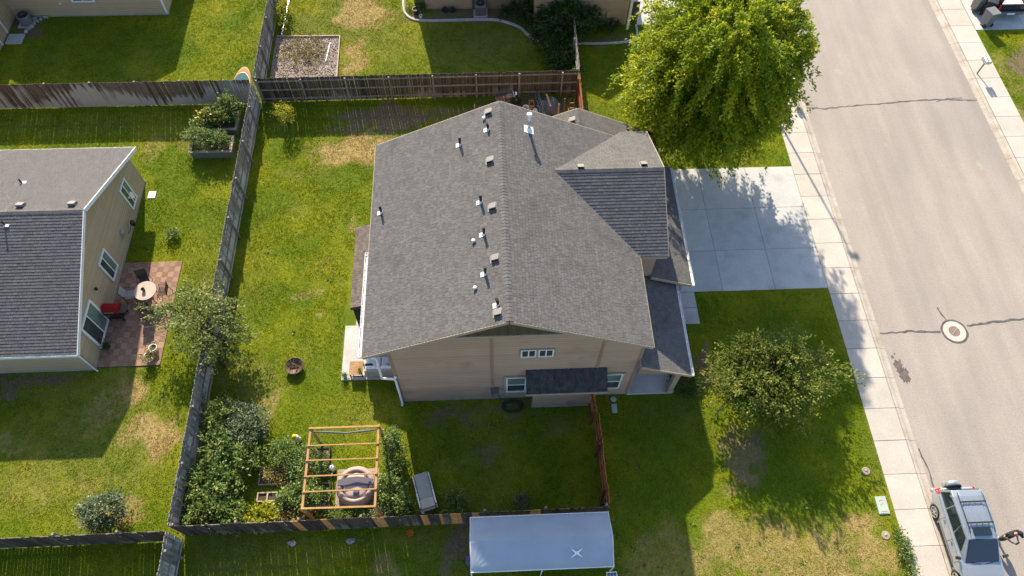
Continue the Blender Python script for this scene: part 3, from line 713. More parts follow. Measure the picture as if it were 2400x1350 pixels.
# roofs
RW = [(-4.95, 22.22, 5.52), (-4.95, 11.67, 5.52), (.69, 11.67, 8.17), (.69, 22.22, 8.17)]
RE = [(6.33, 11.67, 5.60), (6.33, 22.22, 5.60), (.69, 22.22, 8.17), (.69, 11.67, 8.17)]
r1 = roof_plane(H, RW, 1); roof_plane(H, RE, 2)
ridge_caps(r1, (.69, 11.67, 8.17), (.69, 22.22, 8.17), (-1, 0, -.47), (1, 0, -.456), 'shingle', 3)
for Y in (11.655, 22.235):                                   # rake boards and eave fascias
    MB().beam((-4.95, Y, 5.43), (.69, Y, 8.08), .034, .17).build('rake_board', 'trim', H); MB().beam((6.33, Y, 5.51), (.692, Y, 8.08), .034, .17).build('rake_board', 'trim', H)
MB().box(-4.985, -4.955, 11.69, 22.2, 5.33, 5.50).build('fascia', 'trim', H); MB().box(6.335, 6.365, 11.69, 15.75, 5.41, 5.58).build('fascia', 'trim', H)
# upper room over the garage, its own cross gable
DW = MB(); DW.box(5.5, 7.2, 16.15, 22.25, 2.6, 5.52); DW.add([(7.2, 16.15, 5.52), (7.2, 22.25, 5.52), (7.2, 19.2, 6.95)], [(0, 1, 2)]); DW.build('wall', 'siding', H)
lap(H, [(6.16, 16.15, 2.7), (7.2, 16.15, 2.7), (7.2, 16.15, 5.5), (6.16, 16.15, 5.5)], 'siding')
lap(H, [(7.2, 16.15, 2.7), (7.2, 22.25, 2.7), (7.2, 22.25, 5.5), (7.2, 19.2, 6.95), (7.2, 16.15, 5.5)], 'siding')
window(H, 'x', 7.22, 17.9, 20.5, 4.0, 5.2, 1, 'white', 'v')
DS = [(6.30, 15.80, 5.60), (7.52, 15.80, 5.60), (7.52, 19.2, 7.17), (2.88, 19.2, 7.17)]
DN = [(7.52, 22.62, 5.60), (6.30, 22.62, 5.60), (2.88, 19.2, 7.17), (7.52, 19.2, 7.17)]
roof_plane(H, DS, 4, t=.14, h=.019); rd = roof_plane(H, DN, 5, t=.14)
ridge_caps(rd, (2.95, 19.2, 7.17), (7.52, 19.2, 7.17), (0, -1, -.462), (0, 1, -.459), 'shingle', 6)
MB().box(6.30, 7.5, 15.765, 15.795, 5.42, 5.585).build('fascia', 'trim', H); MB().box(6.30, 7.5, 22.625, 22.655, 5.42, 5.585).build('fascia', 'trim', H)
for a in (15.80, 22.62): MB().beam((7.537, a, 5.51), (7.537, 19.2, 7.09), .03, .17).build('rake_board', 'trim', H)
# garage: front skirt roof, set-back third bay with its gable to the north
MB().box(5.9, 8.95, 16.32, 22.7, 0, 2.7).build('garage_wall', 'siding', H); MB().box(1.0, 8.3, 21.9, 24.68, 0, 2.75).build('garage_wall', 'siding', H)
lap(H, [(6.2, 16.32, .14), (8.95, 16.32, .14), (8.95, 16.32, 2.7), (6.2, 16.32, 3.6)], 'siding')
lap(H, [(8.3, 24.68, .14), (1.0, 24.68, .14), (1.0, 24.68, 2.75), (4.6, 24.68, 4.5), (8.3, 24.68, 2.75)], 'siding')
MB().add([(1.0, 24.67, 2.7), (8.3, 24.67, 2.7), (4.6, 24.67, 4.5), (1.0, 22, 2.7), (8.3, 22, 2.7), (4.6, 22, 4.5)], [(1, 0, 2), (3, 4, 5), (0, 3, 5, 2), (1, 2, 5, 4)]).build('garage_gable', 'siding', H)
gd = MB().box(8.955, 9.0, 17.0, 22.0, .03, 2.25).build('garage_door', 'white', H)
for k in range(1, 4): MB().box(9.002, 9.012, 17.0, 22.0, .03 + k * .555 - .012, .03 + k * .555 + .012).build('door_joint', 'trim', gd)
gd = MB().box(8.305, 8.35, 22.78, 24.45, .03, 2.25).build('garage_door', 'white', H)
SK = [(9.2, 15.98, 2.76), (9.2, 22.74, 2.76), (7.19, 22.74, 3.58), (7.19, 15.98, 3.58)]
roof_plane(H, SK, 7, t=.12)
MB().beam((9.2, 15.962, 2.69), (7.19, 15.962, 3.51), .03, .15).build('rake_board', 'trim', H); MB().beam((9.2, 22.757, 2.69), (7.19, 22.757, 3.51), .03, .15).build('rake_board', 'trim', H)
gutter(H, 9.205, 15.97, 22.74, 2.74, 1)
GE = [(8.68, 21.9, 2.80), (8.68, 25.0, 2.80), (4.6, 25.0, 4.70), (4.6, 21.9, 4.70)]
GW = [(.52, 25.0, 2.80), (.52, 21.9, 2.80), (4.6, 21.9, 4.70), (4.6, 25.0, 4.70)]
rg1 = roof_plane(H, GE, 8, t=.12); roof_plane(H, GW, 9, t=.12)
ridge_caps(rg1, (4.6, 21.96, 4.70), (4.6, 25.0, 4.70), (-1, 0, -.466), (1, 0, -.466), 'shingle', 10)
for a in (8.68, .52): MB().beam((a, 25.017, 2.73), (4.6, 25.017, 4.63), .03, .15).build('rake_board', 'trim', H)
gutter(H, 8.685, 22.76, 25.0, 2.78, 1)
# porch: slab, post, lean-to roof
struct_porch = MB().box(6.13, 8.22, 11.88, 16.31, -.08, .10).build('porch_slab', 'driveway', H, bevel=.012)
for yy in (12.02, 15.9):
    p_ = MB().box(7.97, 8.21, yy - .12, yy + .12, .1, 2.62).build('porch_post', 'trim', H, bevel=.01)
    MB().box(7.94, 8.24, yy - .15, yy + .15, .1, .34).build('post_base', 'trim', p_); MB().box(7.94, 8.24, yy - .15, yy + .15, 2.45, 2.60).build('post_cap', 'trim', p_)
MB().box(8.0, 8.18, 11.9, 16.3, 2.63, 2.80).build('porch_beam', 'trim', H)
PR = [(8.45, 11.60, 2.75), (8.45, 16.30, 2.75), (6.16, 16.30, 3.80), (6.16, 11.60, 3.80)]
roof_plane(H, PR, 11, t=.12)
MB().beam((8.45, 11.583, 2.68), (6.16, 11.583, 3.73), .03, .15).build('rake_board', 'trim', H)
MB().add([(6.18, 11.75, 2.7), (8.1, 11.75, 2.7), (6.18, 11.75, 3.6), (6.18, 11.82, 2.7), (8.1, 11.82, 2.7), (6.18, 11.82, 3.6)], [(0, 1, 2), (3, 5, 4), (0, 3, 4, 1), (1, 4, 5, 2)]).build('porch_gable', 'siding', H)
gutter(H, 8.455, 11.60, 15.97, 2.73, 1)
dd = MB().box(6.17, 6.22, 13.3, 14.25, .11, 2.15).build('front_door', 'batten', H); MB().lathe([(.0, -.03), (.03, -.02), (.03, .02), (.0, .03)], (6.27, 14.15, 1.1), 10).build('handle', 'galv', dd)
window(H, 'x', 6.18, 14.8, 15.8, .9, 2.1, 1, 'white', 'v')
# side bump-out with its little shed roof
MB().box(1.78, 4.53, 11.47, 12.0, -.05, 2.62).build('bay_wall', 'siding', H)
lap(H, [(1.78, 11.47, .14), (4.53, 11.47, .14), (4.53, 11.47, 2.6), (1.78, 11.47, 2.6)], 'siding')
MB().box(1.75, 4.56, 11.42, 11.6, -.1, .14).build('bay_foundation', 'foundation', H)
M('shingle_bay', (.045, .043, .045), (.07, .067, .068), 9, .95, bump=.5, bs=90, rnd=.25, spec=.15)
roof_plane(H, [(1.43, 11.10, 2.50), (4.86, 11.10, 2.50), (4.86, 11.95, 3.10), (1.43, 11.95, 3.10)], 12, 'shingle_bay', t=.1, expo=.14)
MB().box(1.43, 4.86, 11.07, 11.098, 2.37, 2.485).build('fascia', 'trim', H)
mbx = MB().box(3.38, 3.56, 11.36, 11.46, .35, .58).build('meter_box', 'vent_grey', H, bevel=.01); MB().tube([(3.47, 11.41, .36), (3.47, 11.41, .0)], .018).build('conduit', 'vent_grey', mbx)
# windows of the south wall
for a, b in ((1.19, 1.80), (1.89, 2.50)): window(H, 'y', YS - .022, a, b, 4.48, 5.13, -1, 'white', 'v', ['interior_dark', 'glass'], tw=.055, casing='trim', cq=.043)
window(H, 'y', YS - .022, .62, 1.50, .78, 2.38, -1, 'white', 'h', ['glass', 'glass_green'], casing='trim')
window(H, 'y', YS - .022, 4.72, 5.66, .78, 2.38, -1, 'white', 'h', ['glass', 'glass_green'], casing='trim')
lm = MB().hexa([(.03, 11.72, 1.05), (.21, 11.72, 1.05), (.21, 11.93, 1.05), (.03, 11.93, 1.05)], [(-.04, 11.66, 1.25), (.28, 11.66, 1.25), (.28, 11.93, 1.25), (-.04, 11.93, 1.25)]).build('dryer_vent', 'white_metal', H)
MB().box(-.06, .30, 11.64, 11.93, 1.252, 1.30).build('hood', 'steel_grey', lm)
MB().tube([(.30, 11.92, .42), (.30, 11.80, .42), (.30, 11.78, .30)], .03).build('hose_tap', 'steel_grey', H)
sl_ = MB().lathe([(.0, 0), (.05, .01), (.06, .09), (.03, .13)], (-4.0, 11.86, 2.92), 10).build('flood_light', 'white_metal', H)
# west eave gutter and the downspout at the corner
gutter(H, -4.99, 11.68, 16.45, 5.50, -1, .48)
MB().tube([(-5.05, 11.80, 5.4), (-4.5, 11.82, 5.05), (-4.56, 11.84, 2.98), (-4.40, 11.86, 2.88), (-4.08, 11.86, 2.80), (-4.04, 11.87, 2.6), (-4.06, 11.87, .12), (-4.06, 11.70, .04)], .052, 8).build('downspout', 'white_metal', H, smooth=True)
# rear lean-to over the covered patio, black shade cloth on its south side
roof_plane(H, [(-6.14, 19.62, 2.80), (-6.14, 15.32, 2.80), (-4.07, 15.32, 3.42), (-4.07, 19.62, 3.42)], 13, 'shingle_rear', t=.12)
for yy in (15.5, 19.45): MB().box(-6.05, -5.91, yy - .07, yy + .07, .05, 2.66).build('patio_post', 'bamboo_dark', H)
MB().box(-6.04, -5.92, 15.45, 19.5, 2.5, 2.66).build('patio_beam', 'bamboo_dark', H)
sc_ = MB(); nn = 26
for k in range(nn + 1):
    x = -6.06 + 1.95 * k / nn
    for zz, yy in ((2.62, 15.36), (1.4, 15.30), (.08, 15.24)): sc_.v.append((x, yy + .05 * math.sin(k * 1.9) * (1.2 - zz / 3), zz))
for k in range(nn):
    for j in range(2): sc_.f.append((3 * k + j, 3 * k + j + 1, 3 * k + j + 4, 3 * k + j + 3))
sc_.build('shade_cloth', 'dark_screen', H, smooth=True)
MB().beam((-6.15, 15.30, 2.70), (-4.6, 15.30, 3.15), .03, .12).build('rake_board', 'bamboo_dark', H)

# roof vents, pipes and the flue: each fixed to the roof it stands on
def on(x, side): return zr(x)
def box_vent(x, y, z, sx, sy):
    """sx, sy: roof gradient"""
    m = MB(); a = .135
    P = lambda dx, dy, h: (x + dx, y + dy, z + sx * dx + sy * dy + h)
    m.hexa([P(-a, -a, .02), P(a, -a, .02), P(a, a, .02), P(-a, a, .02)], [P(-a, -a, .17), P(a, -a, .17), P(a, a, .15), P(-a, a, .15)])
    o = m.build('roof_vent', 'vent_grey', H, bevel=.015); q = MB(); b = .175
    q.hexa([P(-b, -b, .024), P(b, -b, .024), P(b, b, .024), P(-b, b, .024)], [P(-b, -b, .034), P(b, -b, .034), P(b, b, .034), P(-b, b, .034)]); q.build('flange', 'vent_grey', o)
    m = MB(); m.hexa([P(-a * .85, -a - .012, .04), P(a * .85, -a - .012, .04), P(a * .85, -a + .01, .04), P(-a * .85, -a + .01, .04)], [P(-a * .85, -a - .012, .13), P(a * .85, -a - .012, .13), P(a * .85, -a + .01, .13), P(-a * .85, -a + .01, .13)]); m.build('louvre', 'black', o)
def pipe_vent(x, y, z, sx, h=.5, mat='black', bent=False):
    pts = [(x, y, z), (x, y, z + h)] if not bent else [(x, y, z), (x, y, z + h * .6), (x - .02, y + .05, z + h * .8), (x - .05, y + .13, z + h * .8)]
    o = MB().tube(pts, .055, 10).build('vent_pipe', mat, H, smooth=False); a = .10; q = MB(); P = lambda dx, dy, t: (x + dx, y + dy, z + sx * dx + t)
    q.hexa([P(-a - .08, -a, .022), P(a - .08, -a, .022), P(a - .08, a, .022), P(-a - .08, a, .022)], [P(-a - .08, -a, .034), P(a - .08, -a, .034), P(a - .08, a, .034), P(-a - .08, a, .034)])
    q.build('flashing', 'white_metal', o); MB().lathe([(.085, 0), (.06, .10)], (x, y, z + .02), 12).build('boot', 'white_metal', o, smooth=True)
def cap_vent(x, y, z): 
    o = MB().lathe([(.04, 0), (.04, .07), (.075, .07), (.08, .10), (.065, .14), (.0, .155)], (x, y, z), 14).build('vent_cap', 'white_metal', H, smooth=True)
for x, y in ((.25, 21.78), (.25, 19.15), (.28, 16.80), (.31, 14.42), (.34, 12.10)): box_vent(x - .06, y, zr(x - .06), .47, 0)
for x, y in ((-1.04, 20.55), (-.22, 17.22), (-4.49, 18.3), (-.13, 15.65), (-.12, 13.87)): pipe_vent(x, y, zr(x), .47)
pipe_vent(.16, 20.85, zr(.16), .47, .34, 'black', True); pipe_vent(.30, 12.42, zr(.30), .47, .34, 'black', True)
for x, y in ((0., 21.5), (-.54, 15.45), (-.52, 13.35)): cap_vent(x, y, zr(x))
box_vent(4.02, 19.42, 7.04, 0, -.46); box_vent(6.72, 19.50, 7.02, 0, -.46); box_vent(4.28, 24.35, 4.54, .466, 0)
fz = zr(1.9); fl = MB().tube([(1.9, 21.05, fz - .05), (1.9, 21.05, fz + .85)], .065, 14).build('flue', 'galv', H, smooth=True)
MB().lathe([(.07, 0), (.115, .01), (.12, .12), (.09, .15), (.0, .16)], (1.9, 21.05, fz + .84), 16).build('flue_cap', 'white_metal', fl, smooth=True)
MB().lathe([(.15, -.05), (.09, .08), (.075, .16)], (1.9, 21.05, fz + .03), 14).build('flue_collar', 'white_metal', fl, smooth=True)
m = MB(); a = .2; P = lambda dx, dy, t: (1.9 + dx, 21.05 + dy, fz - .456 * dx + t); m.hexa([P(-a, -a, .022), P(a, -a, .022), P(a, a, .022), P(-a, a, .022)], [P(-a, -a, .034), P(a, -a, .034), P(a, a, .034), P(-a, a, .034)]); m.build('flashing', 'white_metal', fl)

# ================================================================== NEIGHBOURING HOUSES
def simple_wall(parent, pts4, mat, name='siding', expo=.17): return lap(parent, pts4, mat, name, expo)
NB = thing('house', 'single storey tan house with white trim beside the paved patio on the left', 'house', (-23., 19.5, 0))
X0, X1, Y0, Y1, XL = -34., -18.2, 14.02, 24.88, -34.
m = MB(); m.add([(X0, Y0, 0), (X1, Y0, 0), (X1, Y1, 0), (X0, Y1, 0), (X0, Y0, 2.5), (X1, Y0, 2.5), (X1, Y1, 2.5), (X0, Y1, 2.5), (X0, 19.5, 4.72), (X1, 19.5, 4.72)],
    [(0, 1, 5, 4), (1, 2, 6, 9, 5), (2, 3, 7, 6), (3, 0, 4, 8, 7)]); m.build('wall', 'siding_tan', NB)
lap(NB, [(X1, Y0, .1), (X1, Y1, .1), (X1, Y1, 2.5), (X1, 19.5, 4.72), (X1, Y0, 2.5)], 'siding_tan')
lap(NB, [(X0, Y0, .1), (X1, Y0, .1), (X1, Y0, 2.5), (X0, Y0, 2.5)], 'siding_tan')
MB().box(X0, X1 + .03, Y0 - .03, Y1 + .03, -.1, .10).build('foundation', 'foundation', NB)
ez, rz_, xr_ = 2.50, 4.90, -17.70
ra = roof_plane(NB, [(-34, 13.62, ez), (xr_, 13.62, ez), (xr_, 19.48, rz_), (-34, 19.48, rz_)], 21, 'shingle_neighbour', h=.021, t=.14, deck='white')
roof_plane(NB, [(xr_, 25.12, ez), (-34, 25.12, ez), (-34, 19.48, rz_), (xr_, 19.48, rz_)], 22, 'shingle_neighbour', t=.14, deck='white')
ridge_caps(ra, (-34, 19.48, rz_), (xr_, 19.48, rz_), (0, -1, -.41), (0, 1, -.425), 'shingle_neighbour', 23)
for a in (13.62, 25.12): MB().beam((xr_ + .017, a, ez - .07), (xr_ + .017, 19.48, rz_ - .07), .034, .19).build('rake_board', 'white', NB)
MB().box(-34, xr_, 25.125, 25.16, ez - .16, ez + .0).build('fascia', 'white', NB); MB().box(-34, xr_, 13.58, 13.615, ez - .16, ez + .0).build('fascia', 'white', NB)
window(NB, 'x', X1 + .022, 22.70, 23.58, .47, 2.05, 1, 'white', 'v', ['glass', 'glass_green'], tw=.09)
window(NB, 'x', X1 + .022, 18.40, 19.36, .53, 2.05, 1, 'white', 'v', ['glass', 'glass_green'], tw=.09)
window(NB, 'x', X1 + .022, 15.04, 16.62, .10, 2.03, 1, 'white', 'v', ['glass', 'glass_green'], tw=.12)
MB().box(X1, X1 + .04, Y0 - .04, Y0 + .08, .1, 2.45).build('corner_board', 'siding_tan', NB); 
MB().tube([(X1 + .06, Y0 - .06, 2.4), (X1 + .06, Y0 - .06, .05), (X1 + .14, Y0 - .12, .03)], .035, 6).build('downspout', 'white', NB)
d_ = MB().lathe([(.0, 0), (.12, .03), (.17, .09)], (0, 0, 0), 14).build('dish_reflector', 'black', NB, smooth=True, xf=Matrix.Translation((X1 + .22, 21.75, .62)) @ Matrix.Rotation(1.1, 4, 'Y'))
MB().tube([(X1 + .2, 21.75, .6), (X1 + .1, 21.5, .35), (X1 + .02, 21.35, .33)], .015, 6).build('dish_arm', 'black', d_)
MB().box(X1 + .01, X1 + .16, 20.86, 21.08, .75, 1.08).build('meter_box', 'galv', NB, bevel=.012)
ll = MB().lathe([(.0, 0), (.06, .02), (.07, .14), (.02, .2)], (X1 + .1, 17.27, 1.72), 10).build('wall_lamp', 'black', NB, smooth=True)
def small_box(x, y, z, g):
    m = MB(); m.hexa([(x - .15, y - .14, z - g * .14 + .02), (x + .15, y - .14, z - g * .14 + .02), (x + .15, y + .14, z + g * .14 + .02), (x - .15, y + .14, z + g * .14 + .02)], [(x - .15, y - .14, z - g * .14 + .2), (x + .15, y - .14, z - g * .14 + .2), (x + .15, y + .14, z + g * .14 + .16), (x - .15, y + .14, z + g * .14 + .16)]); return m
for x in (-20.6, -18.35): small_box(x, 19.95, 4.70, -.425).build('roof_vent', 'vent_grey', NB, bevel=.012)
for x, y in ((-21.62, 21.9), (-21.05, 18.95)):
    z = 4.90 - .425 * abs(y - 19.48); o = MB().tube([(x, y, z - .03), (x, y, z + .3)], .04, 8).build('vent_pipe', 'black', NB); MB().box(x - .02, x + .2, y - .1, y + .1, z - .02, z + .03).build('flashing', 'white_metal', o)

NW = thing('house', 'tan house with white window frame at the top left corner', 'house', (-24., 40., 0))
MB().box(-33, -19.5, 38.12, 48, 0, 2.75).build('wall', 'siding_tan', NW); MB().box(-33, -28.85, 34.6, 38.1, 0, 2.75).build('wing_wall', 'siding_tan', NW)
lap(NW, [(-28.85, 38.12, .1), (-19.5, 38.12, .1), (-19.5, 38.12, 2.7), (-28.85, 38.12, 2.7)], 'siding_tan'); lap(NW, [(-28.85, 34.6, .1), (-28.85, 38.1, .1), (-28.85, 38.1, 2.7), (-28.85, 34.6, 2.7)], 'siding_tan')
lap(NW, [(-19.5, 38.12, .1), (-19.5, 48, .1), (-19.5, 48, 2.7), (-19.5, 38.12, 2.7)], 'siding_tan')
MB().box(-28.8, -19.46, 38.08, 38.3, -.1, .10).build('foundation', 'foundation', NW)
for x in (-19.52,): MB().box(x - .06, x + .03, 38.06, 38.16, .1, 2.7).build('corner_board', 'white', NW)
MB().box(-28.9, -28.80, 36.55, 36.66, .1, 2.7).build('corner_board', 'white', NW); MB().box(-28.9, -28.80, 35.5, 35.62, .05, 2.7).build('corner_board', 'white', NW)
window(NW, 'y', 38.10, -24.86, -23.48, 1.05, 2.1, -1, 'white', 'v', tw=.1)
roof_plane(NW, [(-19.0, 37.7, 3.0), (-19.0, 48.5, 3.0), (-24.1, 48.5, 5.45), (-24.1, 37.7, 5.45)], 31, 'shingle_neighbour', t=.14, deck='white', tab=.4)
roof_plane(NW, [(-29.2, 48.5, 3.0), (-29.2, 37.7, 3.0), (-24.1, 37.7, 5.45), (-24.1, 48.5, 5.45)], 32, 'shingle_neighbour', t=.14, deck='white', tab=.4)
roof_plane(NW, [(-28.4, 34.2, 2.75), (-28.4, 38.2, 2.75), (-31., 38.2, 3.8), (-31., 34.2, 3.8)], 34, 'shingle_neighbour', t=.14, deck='white', tab=.4)
MB().add([(-28.85, 38.11, 2.7), (-19.5, 38.11, 2.7), (-24.1, 38.11, 5.25), (-28.85, 38.3, 2.7), (-19.5, 38.3, 2.7), (-24.1, 38.3, 5.25)], [(0, 1, 2), (5, 4, 3), (0, 3, 4, 1)]).build('gable', 'siding_tan', NW)
MB().tube([(-25.6, 38.07, 1.0), (-25.6, 38.0, .95)], .05, 8).build('hose_tap', 'white', NW)

NN = thing('house', 'beige house with ivy covered wing at the top of the picture', 'house', (2., 40., 0))
MB().box(-3.45, 3.3, 38.12, 40, 0, 5.2).build('wall', 'siding_beige', NN); MB().box(-4.2, 3.3, 38.75, 47, 0, 5.2).build('wall', 'siding_beige', NN); MB().box(3.27, 9.0, 36.36, 47, 0, 2.75).build('wing_wall', 'siding_beige', NN)
lap(NN, [(-3.45, 38.12, .1), (-.5, 38.12, .1), (-.5, 38.12, 5.2), (-3.45, 38.12, 5.2)], 'siding_beige'); lap(NN, [(3.27, 36.36, .1), (9.0, 36.36, .1), (9.0, 36.36, 2.7), (3.27, 36.36, 2.7)], 'siding_beige')
MB().box(-.5, -.38, 38.0, 38.13, .1, 2.7).build('corner_board', 'batten', NN)
roof_plane(NN, [(-4.6, 37.72, 5.25), (3.7, 37.72, 5.25), (3.7, 42.9, 7.6), (-4.6, 42.9, 7.6)], 41, 'shingle_neighbour', t=.14, deck='trim', tab=.4)
roof_plane(NN, [(3.7, 47.9, 5.25), (-4.6, 47.9, 5.25), (-4.6, 42.9, 7.6), (3.7, 42.9, 7.6)], 42, 'shingle_neighbour', t=.14, deck='trim', tab=.4)
roof_plane(NN, [(2.85, 47, 2.45), (2.85, 36.05, 2.45), (6.1, 36.05, 4.0), (6.1, 47, 4.0)], 43, 'shingle_neighbour', t=.12, deck='trim', tab=.4)
roof_plane(NN, [(9.4, 36.05, 2.45), (9.4, 47, 2.45), (6.1, 47, 4.0), (6.1, 36.05, 4.0)], 44, 'shingle_neighbour', t=.12, deck='trim', tab=.4)
MB().beam((2.85, 36.03, 2.38), (6.1, 36.03, 3.93), .03, .16).build('rake_board', 'white', NN); MB().beam((9.4, 36.03, 2.38), (6.1, 36.03, 3.93), .03, .16).build('rake_board', 'white', NN)
MB().add([(3.27, 36.36, 2.7), (9.0, 36.36, 2.7), (6.1, 36.36, 3.9), (3.27, 36.5, 2.7), (9.0, 36.5, 2.7), (6.1, 36.5, 3.9)], [(0, 1, 2), (5, 4, 3)]).build('gable', 'siding_beige', NN)
MB().box(9.02, 9.16, 35.93, 36.07, 0, 2.4).build('downspout', 'white', NN)
MB().box(7.35, 7.57, 36.24, 36.35, .75, 1.0).build('meter_box', 'galv', NN); mm = MB().box(7.75, 7.92, 36.26, 36.35, .7, 1.15).build('meter_box', 'trim', NN); MB().tube([(7.83, 36.3, .7), (7.83, 36.3, 0)], .02).build('conduit', 'trim', mm)

# ================================================================== FENCES
def picket_mesh(mat, h, w_=.137, t=.019):
    e = .028; m = MB(); a = w_ / 2
    lo = [(-a, -t / 2, 0), (a, -t / 2, 0), (a, t / 2, 0), (-a, t / 2, 0)]
    prof = [(-a, 0), (a, 0), (a, h - e), (a - e, h), (-a + e, h), (-a, h - e)]
    m.add([(x, -t / 2, z) for x, z in prof] + [(x, t / 2, z) for x, z in prof], [tuple(range(6)), tuple(range(11, 5, -1))] + [(i, 6 + i, 6 + (i + 1) % 6, (i + 1) % 6) for i in range(6)])
    me = bpy.data.meshes.new('picket'); me.from_pydata(m.v, [], m.f); me.materials.append(MATS[mat]); me.update(); return me
PM = {}
def fence(label, a, b, mat, side, h=1.80, rails=(.28, .95, 1.60), rail_mat='rail_grey', new=(), name='fence', lean=.0, gap=.009, tilted=(), post_side=None, cap=False):
    """board fence from a to b; side = +1 puts rails and posts on the left of a->b, -1 on the right"""
    a = Vector((*a, 0)); b = Vector((*b, 0)); d = b - a; L = d.length; d.normalize(); nrm = Vector((-d.y, d.x, 0)); ang = math.atan2(d.y, d.x)
    f = thing(name, label, 'fence', a)
    key = (mat, h)
    if key not in PM: PM[key] = picket_mesh(mat, h)
    if ('picket_new', h) not in PM: PM[('picket_new', h)] = picket_mesh('picket_new', h)
    pitch = .137 + gap; n = int(L / pitch)
    for k in range(n):
        p = a + d * ((k + .5) * L / n)
        fresh = any(abs(p.dot(d) - q) < .10 for q in [Vector((*w2, 0)).dot(d) for w2 in new])
        o = shared('picket', PM[('picket_new' if fresh else mat, h)], (p.x + U(-.002, .002), p.y + U(-.002, .002), .03 + U(-.018, .012)), f, (U(-.012, .012) + lean, U(-.007, .007), ang + U(-.02, .02)))
    for z in rails:
        q = nrm * side * .034; k = 0; x = 0.
        while x < L - .05:
            x1 = min(x + 2.44, L); MB().beam(a + d * x + q + Vector((0, 0, z)), a + d * (x1 - .01) + q + Vector((0, 0, z)), .04, .088).build('rail', rail_mat, f); x = x1
    x = 0.06
    while x < L + .1:
        q = a + d * min(x, L - .05) + nrm * side * .10; MB().box(q.x - .045, q.x + .045, q.y - .045, q.y + .045, -.05, h - .02).build('post', rail_mat, f); x += 2.44
    if cap: MB().beam(a + Vector((0, 0, h + .035)), b + Vector((0, 0, h + .035)), .10, .03).build('cap_board', rail_mat, f)
    return f
fence('weathered board fence with rails showing behind the grey roofed house', (-12.62, 30.5), (5.40, 30.62), 'picket_far', -1)
fence('pale washed board fence across the far left yards', (-31.5, 30.42), (-12.95, 30.42), 'picket_pale', 1)
fence('long grey board fence between patio yard and middle yard, from garden corner to far fence', (-12.80, 6.45), (-12.75, 30.3), 'picket_grey', -1)
fence('grey board fence running past the gravel bed to the top edge', (-12.75, 30.6), (-12.75, 46.), 'picket_grey', -1, rails=(.28, .95, 1.6))
fence('grey board fence leaving the bottom edge at left', (-12.85, 0.6), (-12.82, 6.25), 'picket_grey', -1)
fence('dark board fence patched with fresh orange boards below the pergola', (-12.7, 6.42), (4.56, 6.50), 'picket_dark', 1, gap=.008,
      new=((-8.0, 6.4), (-7.86, 6.4), (-6.85, 6.4), (-6.7, 6.4), (-4.75, 6.4), (-4.6, 6.4), (-2.95, 6.4), (-2.8, 6.4), (-2.2, 6.4), (-1.7, 6.4), (-1.55, 6.4), (-.85, 6.4), (-.7, 6.4), (1.5, 6.4), (1.65, 6.4)))
fence('dark board fence along the bottom left lawn', (-27, 6.20), (-12.95, 6.25), 'picket_dark', 1)
fe = fence('new orange cedar fence between the side yard and front lawn', (4.56, 6.62), (4.50, 10.42), 'cedar', 1, rails=(.3, 1.0, 1.62), rail_mat='cedar_dark', h=1.78)
gt = fence('open cedar gate leaf hanging beside the bump-out wall', (4.44, 10.52), (4.36, 11.42), 'cedar', 1, rails=(.35, 1.45), rail_mat='cedar_dark', name='gate', h=1.76); gt['category'] = 'gate'
for yy, zz in ((6.9, 1.5), (9.3, 1.5)):
    MB().box(4.40, 4.44, yy - .04, yy + .04, .2, 1.9).build('brace_post', 'cedar_dark', fe)
MB().box(4.58, 4.63, 8.45, 8.62, 1.35, 1.55).build('latch', 'black', fe)
MB().beam((4.38, 6.75, .1), (4.44, 7.25, 1.6), .14, .03).build('leaning_board', 'cedar_dark', fe)
fence('bright orange cedar fence end behind the stored bikes', (5.42, 27.55), (5.46, 30.45), 'cedar', 1, rails=(.3, 1.0, 1.62), rail_mat='cedar_dark')
fence('thin grey fence under the ivy at the top', (5.50, 30.75), (5.56, 36.0), 'picket_grey', 1)

# ================================================================== TREES AND SHRUBS
def multi(name, label, cat, base, lobes, mat, seed, leaf, length, per, droop, r0, group=None, low=-.5, lump=.25, shell=(.5, 1.), jitter=.06, nl=12, top=None, crown='crown'):
    """a plant whose crown is several overlapping masses of sprays: (centre, radii, sprays)"""
    t = thing(name, label, cat, base, group=group); PP = []; AA = []; TT = []; tg = []
    for i, (c, R, n) in enumerate(lobes):
        P, ax, tone, (s, d, ln) = spray_points(c, R, n, length, per, droop, seed + i, low, shell, lump, jitter)
        PP.append(P); AA.append(ax); TT.append(tone); k = np.random.default_rng(seed + i).permutation(len(s))[:max(2, nl // len(lobes))]; tg += [tuple(s[j] + d[j] * ln[j] * .4) for j in k]
    P = np.concatenate(PP); A = np.concatenate(AA); T_ = np.concatenate(TT); keep = P[:, 2] > .02; P, A, T_ = P[keep], A[keep], T_[keep]
    sz = np.random.default_rng(seed + 50).uniform(.6, 1.3, len(P)) * leaf
    leaf_mesh(crown, P, A, sz, mat, t, seed, rnd=T_)
    mb = MB(); c0 = np.mean([l[0] for l in lobes], axis=0); limbs(mb, base, top or (c0[0], c0[1], c0[2] + .3), r0, tg, seed); mb.build('trunk' if r0 > .045 else 'stem', 'bark', t, smooth=True)
    return t
